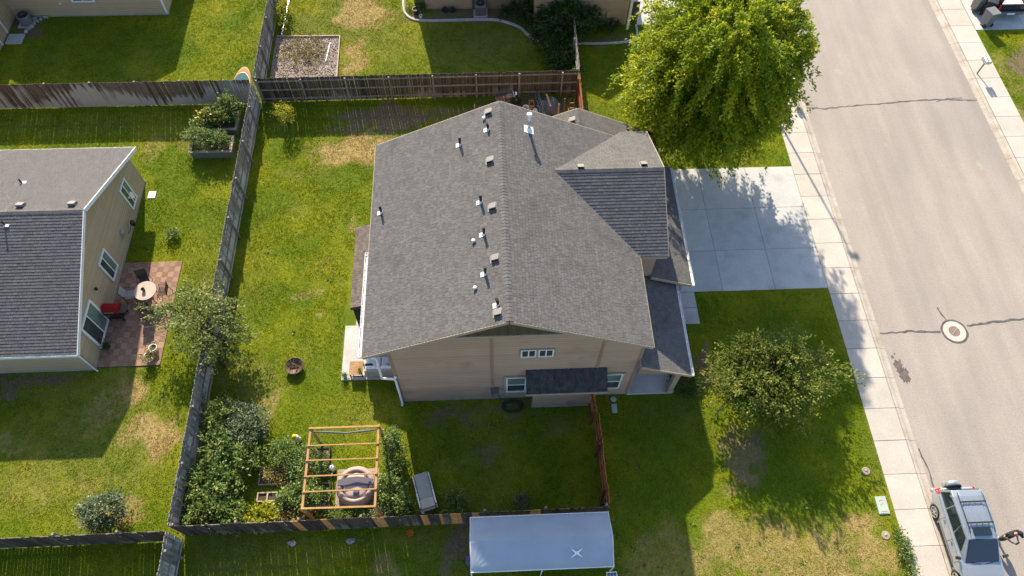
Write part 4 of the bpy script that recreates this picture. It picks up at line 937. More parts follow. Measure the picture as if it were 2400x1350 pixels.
multi('maple_tree', 'large bright green tree beside the driveway reaching over the street', 'tree', (11.6, 26.3, 0),
      [((11.55, 26.0, 7.1), (3.4, 3.1, 3.5), 520), ((9.8, 25.8, 6.1), (1.7, 1.8, 2.2), 150), ((13.5, 26.0, 6.8), (1.7, 2.0, 2.6), 160), ((11.5, 24.7, 5.4), (2.4, 1.5, 2.0), 190), ((11.2, 27.8, 7.1), (2.6, 2.2, 2.7), 170), ((12.8, 27.4, 7.7), (1.8, 1.9, 2.4), 140), ((10.6, 25.7, 8.6), (1.8, 1.7, 1.9), 110), ((12.9, 24.9, 4.6), (1.5, 1.2, 1.6), 80), ((11.3, 24.9, 4.0), (2.5, 1.2, 1.4), 130), ((9.6, 25.4, 4.4), (1.6, 1.4, 1.6), 80), ((9.5, 26.8, 4.7), (1.6, 2.0, 1.9), 110), ((10.9, 27.6, 4.3), (2.2, 1.9, 1.7), 110), ((12.0, 26.4, 3.6), (2.0, 1.6, 1.2), 60), ((11.6, 24.6, 3.3), (2.6, 1.0, 1.1), 110), ((9.7, 27.6, 5.2), (1.6, 2.0, 2.2), 130), ((9.4, 26.3, 4.6), (1.4, 1.5, 1.7), 90)],
      'leaf_tree', 100, .16, 1.5, 96, .7, .2, low=-.75, lump=.4, shell=(.4, 1.08), nl=56, top=(11.6, 26.1, 9.0), jitter=.085)
multi('apple_tree', 'spreading olive green fruit tree on the front lawn', 'tree', (11.9, 11.3, 0),
      [((11.9, 11.6, 2.2), (2.1, 1.65, 1.1), 320), ((10.6, 11.6, 2.1), (1.3, 1.1, .95), 110), ((13.5, 11.8, 2.4), (1.35, .9, .8), 110), ((12.2, 10.6, 1.5), (1.4, .9, .8), 95), ((11.4, 12.5, 2.5), (1.3, .8, .9), 90), ((12.6, 12.3, 3.2), (1.0, .8, .8), 45)],
      'leaf_apple', 200, .125, .85, 27, .2, .11, low=-.7, lump=.5, shell=(.2, 1.08), nl=60, jitter=.07, top=(11.9, 11.5, 3.2))
multi('olive_tree', 'silvery leaved small tree overhanging the grey fence', 'tree', (-12.35, 13.9, 0),
      [((-12.8, 15.2, 1.9), (1.4, 1.3, 1.05), 140), ((-12.2, 14.3, 1.5), (1.0, .85, .85), 60), ((-14.2, 15.9, 1.9), (1.25, .5, .5), 45), ((-12.9, 16.4, 2.1), (1.1, .7, .6), 45), ((-11.6, 14.7, 1.5), (.65, .7, .7), 35)],
      'leaf_silver', 300, .12, .8, 25, .15, .07, low=-.7, lump=.45, shell=(.2, 1.08), nl=40, jitter=.07)
tree('young_tree', 'small yellow green sapling near the far fence', 'tree', (-11.05, 28.7, 0), (-11.0, 28.65, .95), (.42, .4, .75), 70, .35, 16, .08, .1, 'leaf_yellow', 401, r0=.03, low=-.9)
tree('round_shrub', 'round pale leaved shrub by the bottom left fence', 'shrub', (-16.05, 7.25, 0), (-15.95, 7.35, .85), (.8, .66, .56), 170, .4, 26, .10, .05, 'leaf_bluegreen', 402, r0=.05, low=-.6, shell=(.5, 1), lump=.18)
tree('small_bush', 'tiny round bush alone on the left lawn', 'bush', (-16.05, 21.35, 0), (-16.05, 21.35, .2), (.3, .3, .26), 50, .22, 14, .08, .02, 'leaf_shrub', 403, r0=.02, low=-.3)
multi('ivy_thicket', 'dark leafy thicket smothering the wing wall and fence at the top', 'shrub', (4.8, 34.6, 0),
      [((5.4, 35.7, 1.3), (1.6, .9, 1.1), 190), ((4.4, 34.6, .9), (1.3, 1.1, .8), 140), ((4.7, 33.0, .7), (.85, 1.3, .65), 140), ((3.2, 36.6, .8), (.9, .8, .7), 80), ((5.9, 35.0, 1.4), (.9, .8, .8), 80), ((2.4, 37.2, .5), (1.0, .5, .45), 60), ((4.9, 31.8, .5), (.7, .9, .5), 70)],
      'leaf_dark', 410, .13, .55, 26, .2, .05, low=-.3, nl=24, shell=(.45, 1))
tree('foundation_bush', 'dark bush against the beige wing wall', 'bush', (7.6, 35.95, 0), (7.6, 35.95, .35), (1.1, .35, .4), 80, .3, 18, .10, .1, 'leaf_dark', 411, r0=.03, low=-.2)
tree('foundation_bush', 'dark low bush beside the porch post', 'bush', (8.75, 12.3, 0), (8.75, 12.35, .4), (.55, .75, .5), 120, .3, 18, .08, .08, 'leaf_dark', 412, r0=.03, low=-.3)
# garden along the grey fence
multi('lilac_hedge', 'broad mass of green shrubs filling the garden corner by the grey fence', 'hedge', (-11.4, 8.6, 0),
      [((-12.0, 7.4, .65), (.9, .8, .65), 110), ((-11.1, 7.3, .55), (.9, .75, .55), 95), ((-11.7, 8.4, .7), (1.0, .8, .65), 115), ((-10.9, 9.2, .55), (.9, .8, .55), 95), ((-11.7, 9.9, .65), (.8, .8, .65), 85), ((-12.0, 11.2, .6), (.6, .8, .55), 65)],
      'leaf_shrub', 420, .13, .55, 22, .12, .05, low=-.35, nl=30, shell=(.5, 1), lump=.3)
multi('sage_shrub', 'grey green feathery shrub at the garden edge', 'shrub', (-10.8, 10.9, 0), [((-10.6, 10.8, .6), (.8, .8, .6), 150), ((-11.2, 11.4, .5), (.6, .6, .5), 90)], 'leaf_bluegreen', 430, .09, .5, 28, .1, .03, low=-.3, nl=12)
tree('squash_plant', 'pale green broad leaved plant in the garden corner', 'plant', (-9.9, 6.95, 0), (-9.9, 7.0, .3), (1.0, .4, .35), 110, .3, 14, .15, .1, 'leaf_yellow', 431, r0=.02, low=-.2)
tree('tomato_plant', 'bushy dark green plant left of the pergola', 'plant', (-9.0, 9.6, 0), (-9.0, 9.6, .45), (.55, .5, .45), 90, .35, 22, .09, .1, 'leaf_shrub', 432, r0=.025, low=-.3)
tree('tomato_plant', 'bushy green plant under the left pergola beam', 'plant', (-7.9, 9.0, 0), (-7.9, 9.1, .45), (.8, .75, .45), 120, .4, 22, .09, .1, 'leaf_shrub', 433, r0=.025, low=-.3)
tree('corn_plant', 'tall leafy plants in the pergola raised bed', 'plant', (-8.0, 7.8, 0), (-8.0, 7.75, .5), (.95, .5, .45), 150, .45, 22, .12, .12, 'leaf_shrub', 434, r0=.025, low=-.3)
tree('herb_plant', 'low straggly herbs behind the white planter frame', 'plant', (-9.1, 8.75, 0), (-9.0, 8.75, .22), (.9, .35, .25), 80, .3, 18, .08, .05, 'leaf_straw', 435, r0=.02, low=-.2)
tree('herb_plant', 'yellow green herbs at the bottom of the garden by the fence', 'plant', (-8.4, 7.0, 0), (-8.4, 7.0, .3), (.9, .35, .35), 90, .35, 18, .08, .1, 'leaf_straw', 436, r0=.02, low=-.2)
tree('flowering_plant', 'low flowering plants below the hot tub', 'plant', (-6.3, 6.85, 0), (-6.3, 6.9, .25), (1.0, .25, .3), 80, .28, 18, .07, .05, 'leaf_shrub', 437, r0=.02, low=-.2)
tree('flowering_plant', 'pale leaved plants between hot tub and patched fence', 'plant', (-4.7, 6.95, 0), (-4.7, 6.95, .3), (.5, .3, .3), 60, .28, 18, .07, .05, 'leaf_bluegreen', 438, r0=.02, low=-.2)
multi('grape_vine', 'leafy vines climbing along the right side of the pergola', 'vine', (-4.35, 9.4, 0), [((-4.35, 9.9, .8), (.3, .55, .75), 70), ((-4.25, 9.1, .5), (.4, .6, .5), 80), ((-4.4, 8.2, .4), (.4, .5, .4), 60)], 'leaf_shrub', 439, .09, .35, 20, .1, .02, low=-.4, nl=9)
tree('garden_bush', 'round green bush between hot tub and lounger', 'bush', (-4.3, 7.7, 0), (-4.3, 7.75, .45), (.5, .55, .45), 110, .35, 20, .10, .08, 'leaf_shrub', 440, r0=.03, low=-.3)
tree('garden_bush', 'bright green bush next to the lounger foot', 'bush', (-3.85, 7.25, 0), (-3.85, 7.25, .4), (.36, .4, .38), 70, .3, 20, .10, .08, 'leaf_shrub', 441, r0=.03, low=-.3)
tree('garden_bush', 'dark feathery bush right of the lounger', 'bush', (-1.65, 7.3, 0), (-1.65, 7.3, .35), (.42, .4, .35), 70, .35, 18, .08, .1, 'leaf_shrub', 442, r0=.03, low=-.3)
tree('small_bush', 'tiny pale bush in front of the patched fence above the canopy', 'bush', (1.08, 7.25, 0), (1.08, 7.25, .25), (.24, .24, .24), 36, .22, 14, .07, .05, 'leaf_bluegreen', 443, r0=.02, low=-.3)
tree('rose_bush', 'flowering bush by the gravel bed at the top fence', 'bush', (-12.25, 38.0, 0), (-12.25, 37.6, .5), (.35, 1.3, .5), 120, .35, 18, .09, .08, 'leaf_yellow', 444, r0=.03, low=-.3)
tree('edge_weeds', 'green weeds spilling onto the sidewalk at bottom right', 'plant', (16.75, 4.6, 0), (16.7, 4.4, .12), (.28, 1.2, .18), 90, .25, 14, .08, .05, 'leaf_shrub', 445, r0=.02, low=-.1)

# ================================================================== GARDEN THINGS
pg = thing('pergola', 'orange timber pergola frame with six cross bars over the hot tub', 'pergola', (-6.1, 8.4, 0))
for (x, y) in ((-7.5, 10.02), (-4.72, 10.02), (-7.5, 6.80), (-4.70, 6.80)): MB().box(x - .05, x + .05, y - .05, y + .05, 0, 2.16).build('post', 'pergola_wood', pg, bevel=.006)
MB().beam((-7.52, 6.72, 2.2), (-7.50, 10.1, 2.2), .09, .12).build('side_beam', 'pergola_wood', pg); MB().beam((-4.70, 6.72, 2.2), (-4.72, 10.1, 2.2), .09, .12).build('side_beam', 'pergola_wood', pg)
for i, y in enumerate((10.04, 9.31, 8.69, 8.06, 7.44, 6.79)): MB().beam((-7.56, y + U(-.02, .02), 2.292), (-4.66, y + U(-.02, .02), 2.292), .045 if 0 < i < 5 else .07, .06).build('cross_bar', 'pergola_wood', pg)
sg = thing('shade_strip', 'grey furled shade cloth strung below the far pergola bar', 'shade', (-6.1, 9.9, 2.0))
MB().tube([(-7.4, 9.93, 2.12), (-6.8, 9.92, 2.05), (-6.1, 9.90, 1.92), (-5.4, 9.92, 2.02), (-4.8, 9.93, 2.12)], [.03, .05, .04, .05, .03], 8).build('cloth_roll', 'tarp', sg, smooth=True); MB().lathe([(0, -.05), (.06, -.03), (.06, .03), (0, .05)], (-5.55, 9.9, 1.93), 10).build('lantern', 'flower_yellow', sg, smooth=True)
tp = thing('deck_pad', 'worn wooden pad under the round hot tub', 'pad', (-5.85, 8.1, 0))
for k in range(12): MB().box(-6.73, -4.96, 7.30 + k * .1355, 7.30 + k * .1355 + .128, 0, .05).build('plank', 'pad', tp)
ht = thing('hot_tub', 'round inflatable brown hot tub with dark headrest band and control pad', 'hot tub', (-5.82, 8.07, .05))
c = (-5.82, 8.07, .05)
prof = [(.70, 0), (.78, .04), (.83, .15), (.85, .32), (.83, .48), (.78, .58), (.70, .63), (.62, .60), (.57, .54)]
MB().lathe(prof, c, 40).build('tub_wall', 'hot_tub', ht, smooth=True)
lid = [(0.56, .52), (.55, .56), (.45, .60), (.2, .635), (0, .64)]; lo = MB().lathe(lid, c, 32).build('lid', 'hot_tub_light', ht, smooth=True)
m = MB(); mm = 24
for k in range(mm + 1):
    t = k / mm; x = -.74 + 1.48 * t; hw = .11 + .07 * math.sin(math.pi * t)
    z = .655 + .02 * math.sin(math.pi * t) if abs(x) < .55 else .655 + .02
    yc = .10 + .06 * math.sin(math.pi * t); m.v += [(c[0] + x, c[1] + yc - hw, c[2] + z), (c[0] + x, c[1] + yc + hw, c[2] + z)]
for k in range(mm): m.f.append((2 * k, 2 * k + 2, 2 * k + 3, 2 * k + 1))
m.build('headrest_band', 'hot_tub_panel', ht, smooth=True)
MB().box(-5.88, -5.64, 7.60, 7.86, .685, .72).build('control_pad', 'hot_tub_panel', ht, bevel=.03); MB().torus((c[0], c[1], c[2] + .56), .66, .10, 40, 8).build('rim', 'hot_tub', ht, smooth=True)
MB().lathe([(.0, 0), (.04, .01), (.05, .05), (.0, .06)], (-5.42, 8.42, .66), 10).build('valve', 'hot_tub_panel', ht)
lg = thing('sun_lounger', 'grey cushioned sun lounger with white arms on the shaded lawn', 'lounger', (-2.95, 7.75, 0), math.radians(15.5), local=True)
def cushion(mb, x0, x1, y0, y1, z0, z1, rs=.05):
    mb.box(x0, x1, y0, y1, z0, z1)
m = MB(); m.box(-.29, .29, -.28, .82, .28, .37); m.build('seat_cushion', 'fabric_grey', lg, bevel=.035)
m = MB(); m.hexa([(-.29, -.80, .62), (.29, -.80, .62), (.29, -.29, .29), (-.29, -.29, .29)], [(-.29, -.74, .71), (.29, -.74, .71), (.29, -.26, .39), (-.29, -.26, .39)]); m.build('back_cushion', 'fabric_grey', lg, bevel=.03)
MB().box(-.27, .27, -.86, -.74, .56, .64).build('pillow', 'mesh_light', lg, bevel=.03)
for s in (-1, 1):
    MB().box(s * .34 - .03, s * .34 + .03, -.62, -.02, .46, .50).build('arm', 'white', lg, bevel=.01); MB().box(s * .34 - .025, s * .34 + .025, -.75, .80, .20, .26).build('side_rail', 'white', lg)
    for y in (-.66, .70): MB().box(s * .33 - .025, s * .33 + .025, y - .025, y + .025, 0, .2).build('leg', 'white', lg)
    for y in (-.55, -.08): MB().box(s * .34 - .02, s * .34 + .02, y - .02, y + .02, .26, .46).build('arm_support', 'white', lg)
fp = thing('fire_pit', 'round rusty fire pit bowl on the back lawn', 'fire pit', (-9.05, 13.75, 0))
MB().lathe([(.12, .02), (.30, .10), (.40, .22), (.42, .28), (.39, .28), (.28, .14), (0, .08)], (-9.05, 13.75, 0), 28).build('bowl', 'copper_fire', fp, smooth=True)
MB().torus((-9.05, 13.75, .28), .41, .022, 28, 6).build('rim', 'copper_fire', fp, smooth=True)
for k in range(9): a = k * .7; MB().tube([(-9.05 + .40 * math.cos(a), 13.75 + .40 * math.sin(a), .29), (-9.05 + .22 * math.cos(a + .25), 13.75 + .22 * math.sin(a + .25), .44), (-9.05, 13.75, .49)], .008, 5).build('screen_wire', 'copper_fire', fp)
for k in range(4): a = k * 1.57 + .5; MB().tube([(-9.05 + .25 * math.cos(a), 13.75 + .25 * math.sin(a), .10), (-9.05 + .36 * math.cos(a), 13.75 + .36 * math.sin(a), 0)], .015, 6).build('leg', 'black', fp)
for q in ((-.1, .05, .5), (.08, -.06, 1.7), (.02, .1, 2.6)): MB().tube([(-9.05 + q[0] - .14 * math.cos(q[2]), 13.75 + q[1] - .14 * math.sin(q[2]), .16), (-9.05 + q[0] + .14 * math.cos(q[2]), 13.75 + q[1] + .14 * math.sin(q[2]), .20)], .03, 7).build('charred_log', 'bark', fp)
lo_ = thing('log_round', 'sawn log round with pale end beside the vines', 'log', (-4.2, 8.72, 0)); MB().lathe([(.16, 0), (.17, .15), (.165, .34)], (-4.2, 8.72, 0), 18).build('bark', 'bark', lo_, smooth=True); MB().lathe([(.15, .0), (.15, .012), (0, .014)], (-4.2, 8.72, .34), 18).build('cut_face', 'log_end', lo_)
for i, (x0, x1, y0, y1, lb, mt) in enumerate(((-9.98, -9.12, 7.63, 8.03, 'small pale timber planter frame with two cells', 'raised_bed_top'),)):
    pf = thing('planter_frame', lb, 'planter', ((x0 + x1) / 2, (y0 + y1) / 2, 0))
    for a in ((x0, x1, y0, y0 + .05), (x0, x1, y1 - .05, y1), (x0, x0 + .05, y0 + .051, y1 - .051), (x1 - .05, x1, y0 + .051, y1 - .051), ((x0 + x1) / 2 - .03, (x0 + x1) / 2 + .03, y0 + .051, y1 - .051)): MB().box(*a, 0, .25).build('board', mt, pf)
    MB().box(x0 + .05, x1 - .05, y0 + .05, y1 - .05, 0, .18).build('soil', 'soil', pf)
def timber_bed(label, x0, x1, y0, y1, h, mat, name='garden_bed'):
    b = thing(name, label, 'garden bed', ((x0 + x1) / 2, (y0 + y1) / 2, 0))
    for a in ((x0, x1, y0, y0 + .06), (x0, x1, y1 - .06, y1), (x0, x0 + .06, y0 + .061, y1 - .061), (x1 - .06, x1, y0 + .061, y1 - .061)): MB().box(*a, -.02, h).build('board', mat, b)
    MB().box(x0 + .06, x1 - .06, y0 + .06, y1 - .06, 0, h * .75).build('soil', 'soil', b); return b
timber_bed('dark garden bed edged with timber left of the pergola', -10.05, -8.75, 8.35, 9.05, .14, 'rail_grey'); timber_bed('planted bed edged with grey timber under the pergola', -8.85, -6.95, 7.35, 8.35, .2, 'rail_grey'); timber_bed('planted bed edged with dark boards at the pergola corner', -8.6, -7.1, 8.75, 9.9, .18, 'bamboo_dark')
gf = thing('garden_figure', 'small white and yellow garden ornament at the pergola corner', 'ornament', (-8.55, 10.3, 0)); MB().lathe([(.12, 0), (.14, .1), (.08, .3), (.12, .38), (.10, .5), (0, .56)], (-8.55, 10.3, 0), 14).build('body', 'white', gf, smooth=True); MB().lathe([(.0, 0), (.12, .02), (.02, .12)], (-8.62, 10.3, .5), 12).build('hat', 'flower_yellow', gf, smooth=True)
wb = thing('watering_can', 'grey watering can among the pergola plants', 'watering can', (-6.95, 8.95, 0)); MB().lathe([(.13, 0), (.14, .05), (.13, .28), (.09, .31)], (-6.95, 8.95, 0), 16).build('body', 'galv', wb, smooth=True); MB().tube([(-6.95, 8.83, .08), (-6.93, 8.65, .25), (-6.93, 8.55, .36)], [.03, .025, .04], 8).build('spout', 'galv', wb); MB().torus((-6.95, 9.02, .24), .1, .012, 16, 6, 'x').build('handle', 'galv', wb)
# raised vegetable beds on the left lawn
def raised(label, x0, x1, y0, y1, h, plants, seed):
    b = thing('raised_bed', label, 'raised bed', ((x0 + x1) / 2, (y0 + y1) / 2, 0)); t = .05
    for j in range(3):
        z0, z1 = j * h / 3 + .004, (j + 1) * h / 3 - .004
        for a in ((x0, x1, y0, y0 + t), (x0, x1, y1 - t, y1), (x0, x0 + t, y0 + t, y1 - t), (x1 - t, x1, y0 + t, y1 - t)): MB().box(*a, z0, z1).build('board', 'raised_bed', b)
    for a in ((x0 - .05, x1 + .05, y0 - .05, y0 + .09), (x0 - .05, x1 + .05, y1 - .09, y1 + .05), (x0 - .05, x0 + .09, y0 + .092, y1 - .092), (x1 - .09, x1 + .05, y0 + .092, y1 - .092)): MB().box(*a, h, h + .04).build('cap_board', 'raised_bed_top', b)
    MB().box(x0 + t, x1 - t, y0 + t, y1 - t, .1, h - .06).build('soil', 'soil', b); return b
raised('nearer raised vegetable bed with dark green sides by the grey fence', -15.95, -13.75, 26.42, 27.50, .50, 0, 1); raised('farther raised vegetable bed of pale planks by the grey fence', -15.85, -13.7, 28.0, 29.35, .50, 0, 2)
multi('vegetable_plants', 'tangled tomato plants overflowing the nearer raised bed', 'plant', (-14.9, 27.0, .45), [((-15.3, 27.1, .95), (.65, .5, .45), 90), ((-14.4, 26.95, .9), (.6, .45, .42), 80), ((-15.9, 27.4, .8), (.35, .3, .25), 20)], 'leaf_shrub', 451, .09, .38, 24, .15, .02, low=-.4, nl=9)
multi('vegetable_plants', 'flowering squash plants filling the farther raised bed', 'plant', (-14.8, 28.7, .45), [((-15.3, 28.5, .8), (.5, .45, .4), 70), ((-14.5, 28.8, .95), (.7, .5, .45), 100), ((-14.0, 29.3, 1.1), (.45, .35, .5), 50)], 'leaf_shrub', 452, .12, .38, 22, .12, .02, low=-.4, nl=9)
P = np.stack([RNG.uniform(-15.7, -14.1, 46), RNG.uniform(28.1, 29.0, 46), RNG.uniform(1.0, 1.3, 46)], 1); fo = thing('squash_flowers', 'yellow blossoms over the farther raised bed', 'flowers', (-14.9, 28.55, .9)); leaf_mesh('petals', P, RNG.normal(size=(46, 3)), np.full(46, .15), 'flower_yellow', fo, 5, width=.9, kind='stuff')
# paddling toy behind the far fence
sf = thing('toy_slide', 'teal and orange striped plastic toy hull standing against the far fence', 'toy', (-14.05, 32.0, 0))
for (tip, w_, y0_, z0, z1, mt, nm) in ((33.3, .62, 31.5, .0, .10, 'raised_bed_top', 'hull'), (33.12, .60, 31.52, .10, .14, 'toy_orange', 'stripe'), (32.78, .575, 31.54, .14, .17, 'white', 'stripe'), (32.70, .565, 31.56, .17, .21, 'teal', 'deck')):
    lo = []
    for q in np.linspace(-1, 1, 21): lo.append(Vector((-14.08 + w_ * q, y0_ + (tip - y0_) * (1 - abs(q) ** 2.2) ** .8, z0)))
    MB().hexa([Vector((p.x, p.y, z0)) for p in lo][::-1], [Vector((-14.08 + (p.x + 14.08) * .97, p.y - .01, z1)) for p in lo][::-1]).build(nm, mt, sf)
MB().lathe([(.2, 0), (.24, .05), (.18, .06), (.12, .02)], (-14.0, 31.75, .24), 16).build('seat', 'mesh_light', sf)
# gravel bed with timber edging at the top
gb = struct(MB().sheet([(-12.5, 32.25), (-8.62, 32.25), (-8.70, 35.78), (-12.55, 35.85)], .03).build('gravel_bed', 'gravel'))
for a, b in (((-12.5, 35.86, .06), (-8.65, 35.79, .06)), ((-8.66, 35.8, .06), (-8.58, 32.2, .06))): MB().beam(a, b, .07, .12).build('edging_board', 'raised_bed_top', gb)
MB().beam((-9.2, 35.2, .08), (-9.35, 33.6, .08), .06, .05).build('loose_batten', 'white', gb); MB().beam((-12.2, 35.95, .07), (-12.05, 42, .07), .08, .14).build('edging_board', 'galv', gb)
rp = []
g = np.random.default_rng(5); st = MB()
for k in range(2600):
    x, y = g.uniform(-12.45, -8.7), g.uniform(32.3, 35.75); r = g.uniform(.018, .055); a = g.uniform(0, 6.28); q = r * .5
    v = [(x + r * math.cos(a + j * 1.5708 + g.uniform(-.3, .3)), y + r * math.sin(a + j * 1.5708), .03) for j in range(4)]
    st.add(v + [(x + g.uniform(-q, q), y + g.uniform(-q, q), .03 + r * .9)], [(0, 1, 4), (1, 2, 4), (2, 3, 4), (3, 0, 4)], g.random())
M('stone_bits', (.42, .33, .26), (.24, .18, .135), 2, .9, rnd=.6); st.build('gravel', 'stone_bits', gb, kind='stuff')
P, ax, tone, _ = spray_points((-10.6, 34.4, .05), (1.7, 1.6, .15), 260, .3, 12, 0, 77, low=0, shell=(.1, 1)); dg = leaf_mesh('dry_weeds', P, ax, np.full(len(P), .09), 'leaf_straw', None, 7, rnd=tone); dg['kind'] = 'stuff'; dg['label'] = 'dry weeds growing in the gravel bed'; dg['category'] = 'weeds'
# white concrete edging strips of the top yard
def strip(name, label, pts, wd, h, mat='driveway'):
    t = thing(name, label, 'edging', (*pts[0], 0)); P = [Vector((*p, 0)) for p in pts]; Q = []
    for i in range(len(P) - 1):
        p0, p1, p2, p3 = P[max(i - 1, 0)], P[i], P[i + 1], P[min(i + 2, len(P) - 1)]
        for k in range(4): u = k / 4; Q.append(.5 * ((2 * p1) + (p2 - p0) * u + (2 * p0 - 5 * p1 + 4 * p2 - p3) * u * u + (3 * p1 - p0 - 3 * p2 + p3) * u ** 3))
    Q.append(P[-1])
    for i in range(len(Q) - 1):
        d = (Q[i + 1] - Q[i]).normalized(); s = Vector((-d.y, d.x, 0)) * wd / 2; z = Vector((0, 0, h)); e = d * .006
        MB().hexa([Q[i] - s + e, Q[i + 1] - s - e, Q[i + 1] + s - e, Q[i] + s + e][::-1], [Q[i] - s * .8 + z + e, Q[i + 1] - s * .8 + z - e, Q[i + 1] + s * .8 + z - e, Q[i] + s * .8 + z + e][::-1]).build('block', mat, t)
    return t
strip('garden_edging', 'curved white concrete edging around the beige house bed', [(-4.9, 40), (-4.88, 38.6), (-4.72, 37.75), (-4.25, 37.22), (-3.4, 37.04), (-1.7, 37.05), (-.4, 37.07), (.8, 37.03), (1.5, 36.82), (2.4, 36.3), (2.9, 35.6), (3.6, 34.8)], .16, .1)
strip('garden_edging', 'white concrete edging below the beige wing wall', [(5.9, 34.75), (7.7, 34.73), (9.0, 34.86), (9.6, 35.3), (9.68, 36.3)], .14, .1)
# rock edging by the top left house
for k, (x, y) in enumerate(((-27.05, 38.0), (-27.2, 37.8), (-27.35, 37.62), (-27.5, 37.42), (-27.62, 37.2), (-27.72, 36.98), (-27.8, 36.75), (-26.9, 38.02))):
    r = U(.10, .15); m = MB(); rg = random.Random(k)
    m.lathe([(r * .6, -.03), (r, .04), (r * .8, .11), (r * .3, .15)], (0, 0, 0), 8, 1.2, .9); m.v = [(a + rg.uniform(-.025, .025), b + rg.uniform(-.025, .025), c_ + rg.uniform(-.015, .015)) for a, b, c_ in m.v]
    o = m.build('edging_rock', 'rock', None, smooth=True, xf=Matrix.Translation((x, y, 0)) @ Matrix.Rotation(k * 1.3, 4, 'Z')); tag(o, 'edging stone %s in the curved row by the top left house' % ('second from the wall', 'third from the wall', 'fourth from the wall', 'fifth from the wall', 'third from the step slab', 'second from the step slab', 'nearest the step slab', 'nearest the wall')[k], 'rock', 'edging stones in a curved row')
o = MB().box(-28.75, -27.8, 35.68, 36.52, -.05, .08).build('step_slab', 'slab_grey', None, bevel=.015); tag(o, 'grey concrete step slab by the top left house corner', 'slab')
o = MB().box(-17.85, -17.46, 23.77, 24.22, -.02, .05).build('splash_block', 'white', None, bevel=.012); tag(o, 'white splash block on the grass at the tan house corner', 'slab')
def ac_unit(label, x, y, s=.36, h=.75, rnd_=False):
    t = thing('air_conditioner', label, 'air conditioner', (x, y, 0)); MB().box(x - s - .08, x + s + .08, y - s - .08, y + s + .08, -.02, .06).build('pad', 'slab_grey', t)
    if rnd_: MB().lathe([(s, .06), (s, h - .04), (s * .95, h)], (x, y, 0), 24).build('cabinet', 'bin_grey', t, smooth=False)
    else: MB().box(x - s, x + s, y - s, y + s, .06, h).build('cabinet', 'bin_grey', t, bevel=.04)
    MB().lathe([(s * .78, h), (s * .78, h + .012), (0, h + .014)], (x, y, 0), 24).build('fan_opening', 'black', t)
    for k in range(6): a = k * math.pi / 6; MB().beam((x - s * .76 * math.cos(a), y - s * .76 * math.sin(a), h + .03), (x + s * .76 * math.cos(a), y + s * .76 * math.sin(a), h + .03), .01, .01).build('grille_bar', 'steel_grey', t)
    f_ = MB().lathe([(.09, 0), (.09, .02)], (x, y, h + .037), 12).build('fan_hub', 'steel_grey', t)
    for k in range(14):
        if not rnd_: MB().box(x - s + .06 + k * (2 * s - .12) / 13 - .006, x - s + .06 + k * (2 * s - .12) / 13 + .006, y - s - .012, y - s - .001, .12, h - .08).build('louvre', 'steel_grey', t)
    return t
ac_unit('grey square air conditioner against the beige house wall', .0, 37.72); ac_unit('round grey air conditioner in the corner of the top left house', -27.95, 37.55, .38, .62, True)
def tyre_at(name, label, x, y, z, R=.17, r=.055, axis='y', group=None):
    t = thing(name, label, 'tyre', (x, y, z - R - r), group=group); MB().torus((x, y, z), R, r, 24, 8, axis).build('tread', 'rubber', t, smooth=True)
    M4 = Matrix.Translation((x, y, z)) @ (Matrix.Rotation(math.pi / 2, 4, 'X') if axis == 'y' else Matrix.Identity(4)); MB().lathe([(.10, -.03), (.13, -.03), (.13, .03), (.10, .03)], (0, 0, 0), 16, M4=M4).build('rim_ring', 'black', t); return t
tyre_at('tyre', 'left of two black tyres leaning on the beige wall', -2.22, 37.80, .225); tyre_at('tyre', 'right of two black tyres leaning on the beige wall', -1.76, 37.80, .225)
def pot(label, x, y, r, h, mat, plant=None, seed=0, name='plant_pot', z=0):
    t = thing(name, label, 'plant pot', (x, y, z)); MB().lathe([(r * .72, 0), (r * .78, .02), (r, h), (r * 1.06, h), (r * 1.06, h + .025), (r * .9, h + .025), (r * .88, h - .06)], (x, y, z), 20, caps=False).build('pot', mat, t, smooth=False); MB().lathe([(r * .86, 0), (0, .01)], (x, y, z + h - .05), 16).build('soil', 'soil', t)
    if plant:
        P, ax, tone, _ = spray_points((x, y, z + h + r * .5), (r * 1.1, r * 1.1, r * .8), 26, r * 1.3, 12, .1, seed, low=-.3); leaf_mesh('foliage', P, ax, np.full(len(P), r * .42), plant, t, seed, rnd=tone)
    return t
pot('black plastic pot beside the beige house wall', -4.05, 37.75, .2, .36, 'bin_black'); pot('grey pot with dark plant beside the black pot', -3.62, 37.95, .16, .3, 'steel_grey', 'leaf_dark', 601); pot('small white pot on the grass near two tyres', -3.75, 37.35, .1, .2, 'white')
tree('pink_flowers', 'pink flowering plant inside the curved white edging', 'plant', (-4.5, 38.6, 0), (-4.5, 38.5, .2), (.25, .5, .22), 40, .25, 14, .07, .05, 'leaf_yellow', 602, r0=.02, low=-.2)
gp = thing('utility_gate', 'dark brown gate panel beside the beige wing corner', 'gate', (9.45, 36.6, 0))
for k in range(5): MB().box(9.24 + k * .105, 9.24 + k * .105 + .1, 36.58, 36.61, .05, 1.55).build('board', 'batten', gp)
MB().beam((9.24, 36.63, .4), (9.76, 36.63, .4), .03, .08).build('rail', 'batten', gp); MB().beam((9.24, 36.63, 1.2), (9.76, 36.63, 1.2), .03, .08).build('rail', 'batten', gp)

